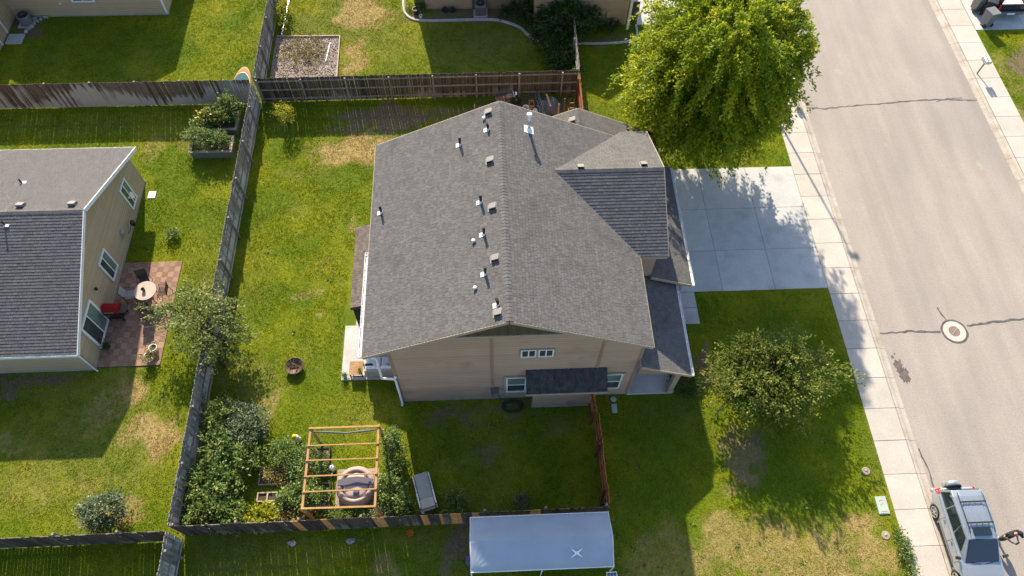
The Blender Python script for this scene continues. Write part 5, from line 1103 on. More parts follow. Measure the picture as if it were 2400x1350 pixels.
# ================================================================== PATIO OF THE TAN HOUSE
pt = struct(MB().box(-18.17, -15.30, 14.12, 19.78, -.05, .018).build('tile_patio', 'bamboo_dark'))
nx_, ny_ = 10, 19; dx = 2.86 / nx_; dy = 5.65 / ny_; tile = {}
for v in (0, 1):
    m = MB(); 
    for k in range(5):
        s0 = -.5 + k / 5 + .02; s1 = -.5 + (k + 1) / 5 - .02
        if v: m.box(s0 * dx, s1 * dx, -.485 * dy, .485 * dy, 0, .022)
        else: m.box(-.485 * dx, .485 * dx, s0 * dy, s1 * dy, 0, .022)
    me = bpy.data.meshes.new('tile'); me.from_pydata(m.v, [], m.f); me.materials.append(MATS[('terracotta_tile', 'terracotta_tile_b')[v]]); me.update(); tile[v] = me  # tone set by slat direction: how slats catch light, painted into the colour
for i in range(nx_):
    for j in range(ny_): shared('tile', tile[(i + j) % 2], (-18.165 + (i + .5) * dx, 14.125 + (j + .5) * dy, .02), pt)
tb = thing('patio_table', 'round glass topped patio table with a dark pot in the middle', 'table', (-16.42, 17.72, .04))
tc = (-16.42, 17.72)
MB().lathe([(.0, .70), (.52, .70), (.53, .715), (.52, .73), (0, .73)], (*tc, .02), 36).build('table_top', 'table_top', tb); MB().torus((*tc, .735), .52, .016, 36, 6).build('rim', 'mesh_brown', tb, smooth=True)
for k in range(4): a = k * 1.5708 + .78; MB().tube([(tc[0] + .42 * math.cos(a), tc[1] + .42 * math.sin(a), .05), (tc[0] + .30 * math.cos(a), tc[1] + .30 * math.sin(a), .4), (tc[0] + .40 * math.cos(a), tc[1] + .40 * math.sin(a), .70)], .016, 6).build('leg', 'mesh_brown', tb)
pot('small dark pot standing on the round patio table', -16.47, 17.72, .085, .14, 'mesh_brown', None, 0, 'table_pot', .755)
def chair(label, x, y, rz, mat):
    t = thing('patio_chair', label, 'chair', (x, y, .042), rz, 'chairs around the round patio table', local=True)
    MB().box(-.23, .23, -.22, .22, .40, .42).build('seat', mat, t, bevel=.008)
    MB().hexa([(-.23, -.30, .95), (.23, -.30, .95), (.23, -.21, .43), (-.23, -.21, .43)][::-1], [(-.23, -.325, .95), (.23, -.325, .95), (.23, -.235, .43), (-.23, -.235, .43)][::-1]).build('backrest', mat, t)
    for s in (-1, 1):
        MB().tube([(s * .25, .24, 0), (s * .25, .2, .40), (s * .27, .16, .62), (s * .27, -.24, .64), (s * .25, -.24, .42)], .014, 6).build('arm_frame', 'mesh_brown', t); MB().tube([(s * .25, -.28, 0), (s * .24, -.2, .40), (s * .24, -.33, .97)], .014, 6).build('leg', 'mesh_brown', t)
    MB().tube([(-.24, -.33, .97), (.24, -.33, .97)], .014, 6).build('top_rail', 'mesh_brown', t); return t
chair('brown mesh chair on the far side of the patio table', -16.72, 18.45, math.radians(200), 'mesh_brown'); chair('light grey mesh chair left of the patio table', -17.22, 17.70, math.radians(-85), 'mesh_light')
chair('brown mesh chair right of the patio table', -15.72, 17.82, math.radians(95), 'mesh_brown'); chair('brown mesh chair on the near side of the patio table', -16.34, 16.98, math.radians(5), 'mesh_brown')
bq = thing('barbecue', 'red lidded barbecue grill against the tan wall', 'grill', (-17.75, 16.75, .04))
m = MB(); nn = 10
for k in range(nn + 1):
    a = math.pi * k / nn; m.v += [(-18.10, 16.75 - .26 * math.cos(a), .82 + .26 * math.sin(a)), (-17.38, 16.75 - .26 * math.cos(a), .82 + .26 * math.sin(a))]
for k in range(nn): m.f.append((2 * k, 2 * k + 1, 2 * k + 3, 2 * k + 2))
m.f += [tuple(range(0, 2 * nn + 2, 2)), tuple(range(2 * nn + 1, 0, -2))]; ld = m.build('lid', 'red', bq, smooth=False)
for y in (-.09, .09): MB().box(-18.09, -17.39, 16.75 + y - .01, 16.75 + y + .01, 1.065, 1.085).build('lid_rib', 'red', ld)
MB().tube([(-17.95, 16.46, .95), (-17.95, 16.43, .97), (-17.53, 16.43, .97), (-17.53, 16.46, .95)], .012, 6).build('handle', 'galv', ld)
MB().box(-18.12, -17.36, 16.48, 17.02, .62, .82).build('firebox', 'black', bq, bevel=.02); MB().box(-17.34, -17.05, 16.52, 16.98, .78, .81).build('side_shelf', 'mesh_brown', bq)
for x in (-18.06, -17.42):
    for y in (16.53, 16.97): MB().box(x - .02, x + .02, y - .02, y + .02, 0.04, .62).build('leg', 'black', bq)
MB().box(-18.06, -17.42, 16.52, 16.98, .2, .23).build('lower_shelf', 'black', bq)
for y in (16.5, 17.0): MB().torus((-17.42, y, .12), .06, .02, 14, 6, 'y').build('wheel', 'rubber', bq)
pot('dark pot with leafy plant by the sliding door', -17.88, 15.12, .13, .2, 'black', 'leaf_dark', 611, z=.042); pot('white pot with wilted orange plant on the tile patio', -15.76, 14.48, .20, .30, 'white', 'leaf_straw', 612, z=.042); pot('empty white pot filled with soil on the tile patio', -15.66, 14.90, .18, .28, 'white', None, 0, z=.042)

# ================================================================== REAR PATIO OF THE MAIN HOUSE
sfa = thing('outdoor_sofa', 'white outdoor sofa with cushions on the rear patio', 'sofa', (-5.1, 13.55, .05))
MB().box(-5.75, -4.35, 13.25, 14.0, .12, .36).build('base', 'white', sfa, bevel=.03); MB().box(-5.75, -4.35, 13.12, 13.27, .12, .80).build('back', 'fabric_grey', sfa, bevel=.04)
for x in (-5.72, -5.03): MB().box(x + .02, x + .66, 13.28, 13.98, .362, .50).build('cushion', 'white', sfa, bevel=.05)
for x in (-5.72, -5.03): MB().box(x + .02, x + .66, 13.22, 13.40, .50, .84).build('back_cushion', 'white', sfa, bevel=.06)
for q, mt in ((-5.55, 'teal'), (-4.6, 'fabric_grey')): MB().box(q - .18, q + .18, 13.42, 13.54, .52, .80).build('throw_pillow', mt, sfa, bevel=.05)
st_ = thing('side_table', 'brown slatted side table on the rear patio', 'table', (-6.15, 13.45, .05))
for k in range(8): MB().box(-6.48, -5.86, 13.14 + k * .085, 13.14 + k * .085 + .075, .42, .445).build('slat', 'lumber', st_)
for x in (-6.44, -5.90):
    for y in (13.18, 13.78): MB().box(x - .025, x + .025, y - .025, y + .025, .05, .42).build('leg', 'seat_brown', st_)
for a, b in (((-6.44, 13.18, .12), (-5.90, 13.18, .12)), ((-6.44, 13.18, .38), (-5.9, 13.18, .38))): MB().beam(a, b, .03, .05).build('apron', 'seat_brown', st_)
pot('small potted plant on the brown slatted side table', -6.0, 13.35, .07, .09, 'seat_brown', 'leaf_yellow', 621, z=.446)
pot('small potted plant at the rear patio corner', -6.72, 13.2, .10, .16, 'teal', 'leaf_shrub', 622, z=.05)
hs = thing('garden_hose', 'coiled dark green garden hose on the grass by the wall', 'hose', (.9, 11.5, 0)); M('hose_green', (.03, .055, .035), None, rough=.5)
pts = []
for k in range(150): a = k * .21; r = .36 + .07 * math.sin(k * .13) + .02 * math.sin(k * 1.1); pts.append((.92 + r * math.cos(a) * 1.15, 11.50 + r * math.sin(a) * .75, .03 + .0006 * k + .008 * math.sin(k * .7)))
pts += [(.6, 11.75, .15), (.35, 11.82, .35)]; MB().tube(pts, .018, 6).build('coil', 'hose_green', hs, smooth=True)

# ================================================================== CANOPY, STREET THINGS
cn = thing('carport_canopy', 'long pale blue fabric canopy on poles at the bottom of the picture', 'canopy', (1.7, 5.2, 0))
x0, x1, y0, y1 = -1.0, 4.42, 4.24, 6.26; nx_, ny_ = 110, 40; m = MB(); g = np.random.default_rng(9)
for j in range(ny_ + 1):
    for i in range(nx_ + 1):
        u = i / nx_; v = j / ny_; x = x0 + (x1 - x0) * u; y = y0 + (y1 - y0) * v
        z = 2.10 + .52 * (1 - abs(v - .5) * 2) ; sag = .035 * math.sin(math.pi * u) * math.sin(2 * math.pi * min(v, 1 - v) * 1.0)
        ed = min(u, 1 - u) * (x1 - x0); z -= sag; z -= .10 * math.exp(-ed / .10) ; ey = min(v, 1 - v) * (y1 - y0); z -= .10 * math.exp(-ey / .06)
        z += .012 * math.sin(14 * u * (1 + v) + 9 * v) * math.exp(-min(ed, 1.2) * 1.2) + .006 * math.sin((x * 5 + y * 8)) * math.exp(-abs(u - .33) * 7)
        for (cx_, cy_) in ((x0, y0), (x1, y0), (x0, y1), (x1, y1)):
            rr = math.hypot(x - cx_, y - cy_); aa = math.atan2(abs(y - cy_), abs(x - cx_) + 1e-6); z += .014 * math.sin(aa * 22) * math.exp(-rr / .7) * min(1, rr / .2)
        z -= .02 * math.cos(2 * math.pi * (u * 3)) * (1 - abs(v - .5) * 2) * .5 * (v > .5) + .012 * math.cos(6.283 * u * 3) * (v <= .5)
        m.v.append((x, y, z))
for j in range(ny_):
    for i in range(nx_): a = j * (nx_ + 1) + i; m.f.append((a, a + 1, a + nx_ + 2, a + nx_ + 1))
cv = m.build('cover', 'canopy', cn, smooth=True)
rim = [(x0, y0, 2.0), (x1, y0, 2.0), (x1, y1, 2.0), (x0, y1, 2.0)]
for a, b in zip(rim, rim[1:] + rim[:1]): MB().tube([a, b], .024, 8).build('edge_pole', 'white_metal', cn, smooth=True)
for x in (x0, 1.7, x1):
    for y in (y0, y1): MB().tube([(x, y, 0), (x, y, 2.0)], .024, 8).build('leg', 'white_metal', cn, smooth=True)
for x in (x0, .8, 2.6, x1): MB().tube([(x, y0, 1.98), (x, 5.25, 2.5), (x, y1, 1.98)], .02, 6).build('rafter', 'white_metal', cn, smooth=True)
sp = MB()
for a in (.62, -.62, math.pi - .62, math.pi + .62):
    d = Vector((math.cos(a), math.sin(a) * .95, 0)); s = Vector((-d.y, d.x, 0)); q = Vector((3.02, 4.72, 0))
    pts = [q - s * .045, q + d * .30, q + s * .045]; sp.add([(p.x, p.y, 2.10 + .52 * (1 - abs((p.y - y0) / (y1 - y0) - .5) * 2) + .012) for p in pts], [(0, 1, 2)])
sp.box(2.94, 3.10, 4.69, 4.75, 2.375, 2.387); M('patch_white', (.9, .9, .9), None, rough=.2); sp.build('star_patch', 'patch_white', cn)
for k in range(2): MB().torus((-.5 + k * .35, 4.0, .32), .28, .02, 24, 6, 'y').build('stored_hoop', 'galv', cn, smooth=True)
o = MB().box(-1.25, -1.05, 4.75, 5.1, 0, .7).build('storage_bag', 'purple', None, bevel=.06); tag(o, 'small purple bag hanging at the canopy left end', 'bag')
so_ = thing('solar_panel', 'small solar panel on a post at the canopy corner', 'solar panel', (4.32, 3.92, 0)); MB().tube([(4.32, 3.92, 0), (4.32, 3.92, 1.9)], .02).build('post', 'galv', so_)
MB().box(4.12, 4.52, 3.80, 4.06, 1.9, 1.93).build('frame', 'white_metal', so_)
for i in range(3):
    for j in range(2): MB().box(4.14 + i * .122, 4.14 + i * .122 + .114, 3.82 + j * .112, 3.82 + j * .112 + .104, 1.931, 1.936).build('cell', 'solar', so_)
def fence_far(): pass
# mailboxes, street lamp
def mailbox(label, x, y):
    t = thing('mailbox', label, 'mailbox', (x, y, .02)); MB().box(x - .03, x + .03, y - .03, y + .03, .02, .98).build('post', 'steel_grey', t); MB().box(x - .2, x + .2, y - .24, y + .24, .95, .98).build('shelf', 'steel_grey', t)
    for s in (-1, 1):
        m = MB(); nn = 8; cx = x + s * .105; prof = [(-.085, 0), (.085, 0)] + [(.085 * math.cos(math.pi * k / nn), .12 + .085 * math.sin(math.pi * k / nn)) for k in range(nn + 1)]; n = len(prof)
        m.add([(cx + a, y - .25, .981 + b) for a, b in prof] + [(cx + a, y + .25, .981 + b) for a, b in prof], [tuple(range(n)), tuple(range(2 * n - 1, n - 1, -1))] + [(i, n + i, n + (i + 1) % n, (i + 1) % n) for i in range(n)])
        b_ = m.build('box', 'galv', t); MB().box(cx - .03, cx + .03, y - .262, y - .25, 1.05, 1.07).build('door_pull', 'steel_grey', b_)
    MB().box(x + .198, x + .205, y - .1, y + .02, 1.05, 1.09).build('flag', 'lamp_red', t); return t
mailbox('double silver mailbox on the sidewalk across the street', 29.74, 31.55); mailbox('double silver mailbox at the kerb under the big tree', 18.02, 30.25)
lp = thing('street_lamp', 'tall dark street lamp pole rising behind the big tree', 'street lamp', (16.42, 30.41, 0))
MB().tube([(16.42, 30.41, 0), (16.42, 30.41, 3.5), (16.42, 30.41, 7.5)], [.075, .06, .045], 12).build('pole', 'steel_grey', lp, smooth=True); MB().box(16.22, 16.78, 30.27, 30.55, 7.45, 7.60).build('lamp_head', 'steel_grey', lp, bevel=.04); MB().lathe([(.15, 0), (.13, .12), (.08, .2)], (16.42, 30.41, 0), 14).build('base', 'steel_grey', lp)
# ground boxes
def ground_box(label, x0, x1, y0, y1, mat, name='utility_box', marks=False):
    t = thing(name, label, 'utility box', ((x0 + x1) / 2, (y0 + y1) / 2, 0)); MB().box(x0, x1, y0, y1, -.05, .05).build('frame', mat, t, bevel=.012); MB().box(x0 + .04, x1 - .04, y0 + .04, y1 - .04, .05, .062).build('lid', mat, t)
    if marks:
        for k, yy in enumerate((y0 + .55, y0 + .40)): MB().box(x0 + .12 + .05 * k, x0 + .30 - .03 * k, yy, yy + .03, .0625, .064).build('paint_mark', 'toy_orange', t); MB().box(x0 + .14, x0 + .17, yy - .06, yy - .005, .0625, .064).build('paint_mark', 'toy_orange', t)
        MB().box(x0 + .1, x1 - .08, y0 + .10, y0 + .13, .0625, .064).build('paint_mark', 'toy_orange', t)
    return t
ground_box('pale green utility box with orange paint marks beside the sidewalk', 16.16, 16.62, 6.14, 6.88, 'green_plastic', marks=True); ground_box('green rectangular valve box in the shaded grass by the porch', 5.37, 5.61, 11.03, 11.46, 'green_plastic')
t = thing('valve_cover', 'small round green valve cover in the shaded grass by the porch', 'utility box', (5.5, 11.68, 0)); MB().lathe([(.12, -.03), (.13, .04), (.10, .055), (0, .06)], (5.5, 11.68, 0), 18).build('lid', 'green_plastic', t); MB().torus((5.5, 11.68, .04), .125, .012, 20, 6).build('rim', 'green_plastic', t)
for x, y, lb in ((16.12, 7.98, 'pale round water meter cover on the sunny front lawn'), (16.18, 5.29, 'pale round water meter cover on the parched grass')):
    t = thing('meter_cover', lb, 'utility box', (x, y, 0)); MB().lathe([(.17, -.03), (.18, .02), (.16, .035)], (x, y, 0), 18).build('ring', 'pad', t); MB().lathe([(.07, 0), (.06, .02), (0, .03)], (x, y + .02, .03), 14).build('cap', 'raised_bed_top', t, smooth=True)
pw = thing('pinwheel', 'orange flower pinwheel stuck in the bottom lawn', 'ornament', (-3.53, 6.10, 0))
for k in range(7): a = k * .9; MB().add([(-3.53, 6.10, .34), (-3.53 + .12 * math.cos(a - .3), 6.10 + .12 * math.sin(a - .3), .36), (-3.53 + .17 * math.cos(a), 6.10 + .17 * math.sin(a), .33), (-3.53 + .12 * math.cos(a + .3), 6.10 + .12 * math.sin(a + .3), .37)], [(0, 1, 2, 3)]).build('petal', 'orange', pw)
MB().tube([(-3.53, 6.10, 0), (-3.53, 6.10, .34)], .01, 6).build('stick', 'steel_grey', pw)
for (x, y, mt, lb) in ((-5.97, 5.95, 'mesh_light', 'crumpled grey rag lying on the bottom lawn'), (-8.37, 5.95, 'hot_tub_light', 'crumpled pinkish rag lying on the bottom lawn')):
    m = MB(); rg = random.Random(int(x * 10)); m.lathe([(.10, .01), (.15, .03), (.12, .07), (.05, .09), (0, .10)], (0, 0, 0), 9, 1.2, .8); m.v = [(a + rg.uniform(-.05, .05), b + rg.uniform(-.05, .05), max(.005, c_ + rg.uniform(-.02, .03))) for a, b, c_ in m.v]
    o = m.build('rag', mt, None, xf=Matrix.Translation((x, y, 0))); tag(o, lb, 'rag')
g = np.random.default_rng(77); PP, AA, SS = [], [], []
for (cx, cy) in [(4.95, 6.3), (5.1, 5.6), (5.0, 4.9), (5.3, 4.3), (5.6, 5.2), (5.9, 4.6), (6.6, 4.4), (7.4, 4.2), (5.2, 7.4), (6.2, 8.6), (8.2, 6.1), (9.9, 5.2), (13.2, 6.6), (14.6, 9.4), (12.5, 4.4), (10.6, 4.1), (-9.4, 15.6), (-7.9, 18.4), (-11.2, 20.2)]:
    k = g.integers(6, 12); a = g.uniform(0, 6.283, k); PP.append(np.stack([cx + .02 * np.cos(a), cy + .02 * np.sin(a), np.full(k, .02)], 1)); AA.append(np.stack([np.cos(a), np.sin(a), np.full(k, .35)], 1)); SS.append(g.uniform(.09, .17, k))
wd_ = leaf_mesh('lawn_weeds', np.concatenate(PP), np.concatenate(AA), np.concatenate(SS), 'leaf_shrub', None, 78, width=.45, kind='stuff'); wd_['label'] = 'flat broad leaved weeds dotted through the lawns'; wd_['category'] = 'weeds'
# wheelie bins and pickup at the top right
def bin_(label, x, y, rz, mat):
    t = thing('wheelie_bin', label, 'bin', (x, y, .03), rz, local=True); m = MB(); m.hexa([(-.24, -.26, .06), (.24, -.26, .06), (.24, .26, .06), (-.24, .26, .06)], [(-.31, -.36, 1.0), (.31, -.36, 1.0), (.31, .34, 1.0), (-.31, .34, 1.0)]); m.build('body', mat, t, bevel=.03)
    m = MB(); m.hexa([(-.33, -.38, 1.005), (.33, -.38, 1.005), (.33, .38, 1.005), (-.33, .38, 1.005)], [(-.29, -.34, 1.07), (.29, -.34, 1.07), (.29, .36, 1.09), (-.29, .36, 1.09)]); m.build('lid', mat, t, bevel=.02)
    MB().tube([(-.28, .40, .98), (.28, .40, .98)], .02, 8).build('handle', mat, t)
    for s in (-1, 1): MB().lathe([(.12, -.03), (.13, 0), (.12, .03)], (0, 0, 0), 16, M4=Matrix.Translation((s * .27, .24, .13)) @ Matrix.Rotation(math.pi / 2, 4, 'Y')).build('wheel', 'rubber', t)
    for k in range(3): MB().box(-.22, .22, -.345 - .0, -.335, .35 + k * .13, .40 + k * .13).build('rib', mat, t)
    return t
bin_('light grey wheelie bin nearest the grass across the street', 31.75, 35.75, math.radians(195), 'bin_grey'); bin_('dark grey wheelie bin at the sidewalk edge across the street', 31.65, 37.15, math.radians(185), 'steel_grey'); bin_('black wheelie bin behind the two grey bins', 32.15, 36.75, math.radians(150), 'bin_black')
pk = thing('pickup_truck', 'black pickup truck with ribbed white bed seen at the top right corner', 'truck', (33.4, 38.9, 0))
X0, X1, Y0, Y1 = 32.45, 34.35, 36.25, 41.6
MB().box(X0 + .02, X1 - .02, Y0 + .25, Y1, .42, .78).build('body', 'black_gloss', pk, bevel=.05)
bed = MB().box(X0 + .16, X1 - .16, Y0 + .22, Y0 + 2.0, .785, .80).build('bed_floor', 'white', pk)
for k in range(12): x = X0 + .22 + k * .132; MB().box(x - .028, x + .028, Y0 + .24, Y0 + 1.98, .802, .83).build('bed_rib', 'white', bed)
for a in ((X0, X0 + .15, Y0 + .2, Y0 + 2.05), (X1 - .15, X1, Y0 + .2, Y0 + 2.05)): MB().box(*a, .78, 1.30).build('bed_side', 'black_gloss', pk, bevel=.03)
MB().box(X0 + .03, X1 - .03, Y0 + .10, Y0 + .19, .50, 1.02).build('tailgate', 'black_gloss', pk, bevel=.03); bp_ = MB().box(X0 + .0, X1 - .0, Y0 - .08, Y0 + .12, .38, .56).build('bumper', 'steel_grey', pk, bevel=.04)
MB().box(33.1, 33.6, Y0 - .10, Y0 - .085, .42, .54).build('plate', 'white', bp_)
m = MB(); m.hexa([(X0 + .06, Y0 + 2.05, .8), (X1 - .06, Y0 + 2.05, .8), (X1 - .06, Y0 + 4.1, .8), (X0 + .06, Y0 + 4.1, .8)], [(X0 + .22, Y0 + 2.15, 1.75), (X1 - .22, Y0 + 2.15, 1.75), (X1 - .22, Y0 + 3.4, 1.75), (X0 + .22, Y0 + 3.4, 1.75)]); m.build('cab', 'black_gloss', pk, bevel=.05); MB().hexa([(X0 + .2, Y0 + 2.09, 1.15), (X1 - .2, Y0 + 2.09, 1.15), (X1 - .2, Y0 + 2.11, 1.15), (X0 + .2, Y0 + 2.11, 1.15)], [(X0 + .28, Y0 + 2.12, 1.62), (X1 - .28, Y0 + 2.12, 1.62), (X1 - .28, Y0 + 2.14, 1.62), (X0 + .28, Y0 + 2.14, 1.62)]).build('rear_window', 'car_glass', pk)
for x in (X0 + .12, X1 - .12):
    for y in (Y0 + 1.0, Y0 + 4.4): MB().lathe([(.22, -.12), (.36, -.12), (.38, 0), (.36, .12), (.22, .12)], (0, 0, 0), 24, M4=Matrix.Translation((x, y, .38)) @ Matrix.Rotation(math.pi / 2, 4, 'Y')).build('wheel', 'rubber', pk)
for x in (X0 + .06, X1 - .06): MB().box(x - .05, x + .05, Y0 + .08, Y0 + .2, .62, .98).build('tail_light', 'lamp_red', pk)

# ================================================================== STORED THINGS BEHIND THE HOUSE
mc = thing('motorbike', 'old motorbike with brown seat stored by the far fence', 'motorbike', (1.3, 29.75, 0), math.radians(12), local=True)
for y_ in (-.62, .62): MB().torus((y_, 0, .30), .24, .06, 22, 8, 'y').build('wheel', 'rubber', mc, smooth=True)
MB().tube([(-.62, 0, .3), (-.2, 0, .5), (.3, 0, .75), (.45, 0, .85)], .03, 8).build('frame', 'bike_frame', mc); MB().tube([(.62, 0, .3), (.45, 0, .9), (.40, 0, 1.02)], .025, 8).build('fork', 'galv', mc); MB().tube([(.36, -.36, 1.02), (.42, -.12, 1.05), (.42, .12, 1.05), (.36, .36, 1.02)], .015, 8).build('handlebar', 'galv', mc)
MB().box(-.62, -.02, -.12, .12, .66, .78).build('seat', 'seat_brown', mc, bevel=.05); MB().lathe([(.0, 0), (.15, .03), (.18, .14), (.10, .24), (0, .26)], (.18, 0, .66), 16, 1.4, .9).build('fuel_tank', 'bike_frame', mc, smooth=True); MB().box(-.15, .22, -.13, .13, .26, .55).build('engine', 'steel_grey', mc, bevel=.03); MB().lathe([(0, 0), (.09, .02), (.09, .1)], (0, 0, 0), 12, M4=Matrix.Translation((.52, 0, .88)) @ Matrix.Rotation(math.pi / 2, 4, 'Y')).build('headlight', 'white_metal', mc)
def item(name, label, cat, mat, fn, bevel=.0):
    m = MB(); fn(m); return tag(m.build(name, mat, None, bevel=bevel), label, cat)
item('plastic_tote', 'blue plastic tote below the stored motorbike', 'tote', 'blue', lambda m: m.hexa([(1.15, 28.75, 0), (1.75, 28.75, 0), (1.75, 29.15, 0), (1.15, 29.15, 0)], [(1.1, 28.7, .4), (1.8, 28.7, .4), (1.8, 29.2, .4), (1.1, 29.2, .4)]), .02)
fj = thing('fuel_can', 'orange fuel can among the stored things', 'fuel can', (2.05, 29.15, 0)); MB().box(1.92, 2.18, 29.03, 29.27, 0, .36).build('body', 'orange', fj, bevel=.05); MB().tube([(2.0, 29.15, .36), (1.94, 29.15, .46)], .025).build('spout', 'flower_yellow', fj)
bk = thing('bucket', 'white bucket with dark inside among the stored things', 'bucket', (2.42, 29.3, 0)); MB().lathe([(.15, 0), (.18, .36), (.19, .36), (.19, .38), (.17, .38), (.16, .1)], (2.42, 29.3, 0), 18).build('pail', 'white', bk); MB().lathe([(.155, 0), (0, .01)], (2.42, 29.3, .14), 16).build('contents', 'black', bk)
bk = thing('bucket', 'small white bucket lying below the white pail', 'bucket', (2.3, 28.75, 0)); MB().lathe([(.10, 0), (.12, .25), (.13, .25), (.11, .24)], (2.3, 28.75, .05), 16).build('pail', 'white', bk)
cr = thing('crate_shelf', 'brown stacked crate among the stored things', 'crate', (2.75, 29.5, 0))
for k in range(3):
    for s in (0, 1): MB().box(2.6, 2.9, 29.28 + s * .42, 29.31 + s * .42, .05 + k * .16, .17 + k * .16).build('slat', 'lumber', cr)
for x in (2.6, 2.87): MB().box(x, x + .03, 29.31, 29.70, .05, .5).build('side', 'lumber', cr)
item('paddle_board', 'grey blue oval panel leaning among the stored things', 'panel', 'slab_grey', lambda m: m.hexa([Vector((2.92 + .17 * math.cos(t), 28.75 + .3 * math.sin(t), .35 + .2 * math.sin(t))) for t in np.linspace(0, 6.2832, 17)[:-1]], [Vector((2.92 + .17 * math.cos(t), 28.73 + .3 * math.sin(t), .39 + .2 * math.sin(t))) for t in np.linspace(0, 6.2832, 17)[:-1]]))
for k, (a, b) in enumerate((((2.95, 30.1, .7), (3.35, 28.3, .25)), ((3.05, 30.15, .75), (3.45, 28.35, .3)), ((3.2, 30.1, .72), (3.55, 28.4, .25)), ((3.12, 30.0, .9), (3.5, 28.3, .42)))):
    tag(MB().tube([a, b], .028, 8).build('steel_pipe', 'steel_grey', None, smooth=True), 'grey steel pipe in the bundle beside the tarp', 'pipe', 'bundle of grey pipes')
m = MB(); rg = random.Random(4); nx_, ny_ = 14, 10
for j in range(ny_ + 1):
    for i in range(nx_ + 1):
        u, v = i / nx_ - .5, j / ny_ - .5; q = max(0, 1 - (u * u + v * v) * 3.6); m.v.append((3.85 + u * 1.5 + v * .3, 29.55 + v * 1.3 - u * .5, .04 + .62 * q + rg.uniform(-.03, .05) * (q > 0) + .06 * math.sin(9 * u + 5 * v) * q))
for j in range(ny_):
    for i in range(nx_): a = j * (nx_ + 1) + i; m.f.append((a, a + 1, a + nx_ + 2, a + nx_ + 1))
tag(m.build('tarp', 'tarp', None, smooth=True), 'crumpled grey tarp over stored things near the cedar fence', 'tarp')
tag(MB().beam((3.62, 30.0, .66), (3.78, 29.0, .72), .13, .04).build('plank', 'lumber', None), 'short brown plank lying on the grey tarp', 'plank')
for k, (x, y, h) in enumerate(((4.18, 28.55, 1.25), (4.52, 28.75, 1.45), (4.72, 28.35, 1.05))):
    tag(MB().beam((x, y - .25, .0), (x + .02, y + .1, h), .07, .05).build('timber_post', 'cedar_dark' if k == 1 else 'lumber', None), ('leftmost', 'tallest', 'shortest')[k] + ' of the leaning timber posts behind the house', 'post')
ld_ = thing('wooden_ladder', 'small wooden ladder leaning behind the house', 'ladder', (4.95, 28.6, 0))
for x in (4.82, 5.06): MB().beam((x, 28.4, 0), (x + .03, 29.0, 1.2), .03, .05).build('side_rail', 'cedar_dark', ld_)
for k in range(4): z = .25 + k * .26; MB().beam((4.83, 28.4 + z * .5, z), (5.07, 28.4 + z * .5, z), .03, .03).build('rung', 'lumber', ld_)
by = thing('bicycle', 'small bicycle lying against the motorbike behind the house', 'bicycle', (.75, 29.35, 0), math.radians(-8), local=True)
for x in (-.42, .42): MB().torus((x, 0, .26), .23, .018, 22, 6, 'y').build('wheel', 'rubber', by, smooth=True); MB().lathe([(.03, -.02), (.03, .02)], (0, 0, 0), 10, M4=Matrix.Translation((x, 0, .26)) @ Matrix.Rotation(math.pi / 2, 4, 'X')).build('hub', 'galv', by)
MB().tube([(-.42, 0, .26), (-.12, 0, .28), (.28, 0, .56), (-.2, 0, .58), (-.12, 0, .28)], .016, 6).build('frame', 'lamp_red', by); MB().tube([(.42, 0, .26), (.28, 0, .58), (.26, 0, .72)], .014, 6).build('fork', 'galv', by); MB().tube([(.26, -.2, .74), (.26, .2, .74)], .012, 6).build('handlebar', 'galv', by); MB().box(-.32, -.1, -.06, .06, .62, .67).build('saddle', 'black', by, bevel=.02)
item('tool_bag', 'black bag on the ground between the pipes and posts', 'bag', 'black', lambda m: m.hexa([(3.6, 28.5, 0), (4.0, 28.5, 0), (4.0, 28.8, 0), (3.6, 28.8, 0)], [(3.65, 28.54, .3), (3.95, 28.54, .3), (3.95, 28.76, .3), (3.65, 28.76, .3)]), .05)
br = thing('sawhorse', 'low reddish wooden bench behind the roof ridge', 'bench', (-.1, 29.3, 0)); MB().box(-.55, .45, 29.12, 29.42, .40, .45).build('seat', 'cedar_dark', br)
for x in (-.5, .4): MB().box(x - .03, x + .03, 29.15, 29.39, 0, .62).build('leg', 'raised_bed_top', br)

# ================================================================== PARKED CAR
car = thing('parked_car', 'silver suv with roof rack and rear spare wheel parked at the kerb', 'car', (19.28, 4.8, -.09), 0)
CX, CY, CZ = 19.28, 6.98, -.095                        # rear face; t runs forward, towards -y
def C3(x, t, z): return (CX + x, CY - t, CZ + z)
secs = [  # t, bottom z, half width low, half width belt, belt z, top half width, top z
    (0.00, .42, .74, .70, .86, .62, .92), (.06, .34, .82, .79, .92, .72, .99), (.30, .30, .88, .86, .95, .80, 1.03), (.75, .28, .89, .87, .95, .80, 1.03), (1.3, .27, .89, .87, .94, .80, 1.02), (2.0, .27, .89, .87, .93, .80, 1.01), (2.7, .27, .89, .87, .92, .79, 1.00),
    (3.0, .28, .89, .865, .91, .77, .99), (3.3, .29, .89, .86, .88, .74, .97), (3.7, .31, .88, .84, .83, .70, .93), (4.05, .34, .84, .80, .77, .64, .87), (4.28, .38, .78, .73, .70, .56, .79), (4.40, .44, .66, .62, .64, .46, .70)]
m = MB(); prof_n = 0
for (t, zb, wl, wb_, zbelt, wt, zt_) in secs:
    half = [(.0, zb), (wl * .80, zb), (wl * .98, zb + .07), (wl, zb + .22), (wl * .995, (zb + zbelt) / 2 + .08), (wb_, zbelt), (wt, zt_), (wt * .55, zt_ + .012), (0, zt_ + .018)]
    ring = [(x, z) for x, z in half] + [(-x, z) for x, z in half[-2:0:-1]]; prof_n = len(ring); m.v += [C3(x, t, z) for x, z in ring]
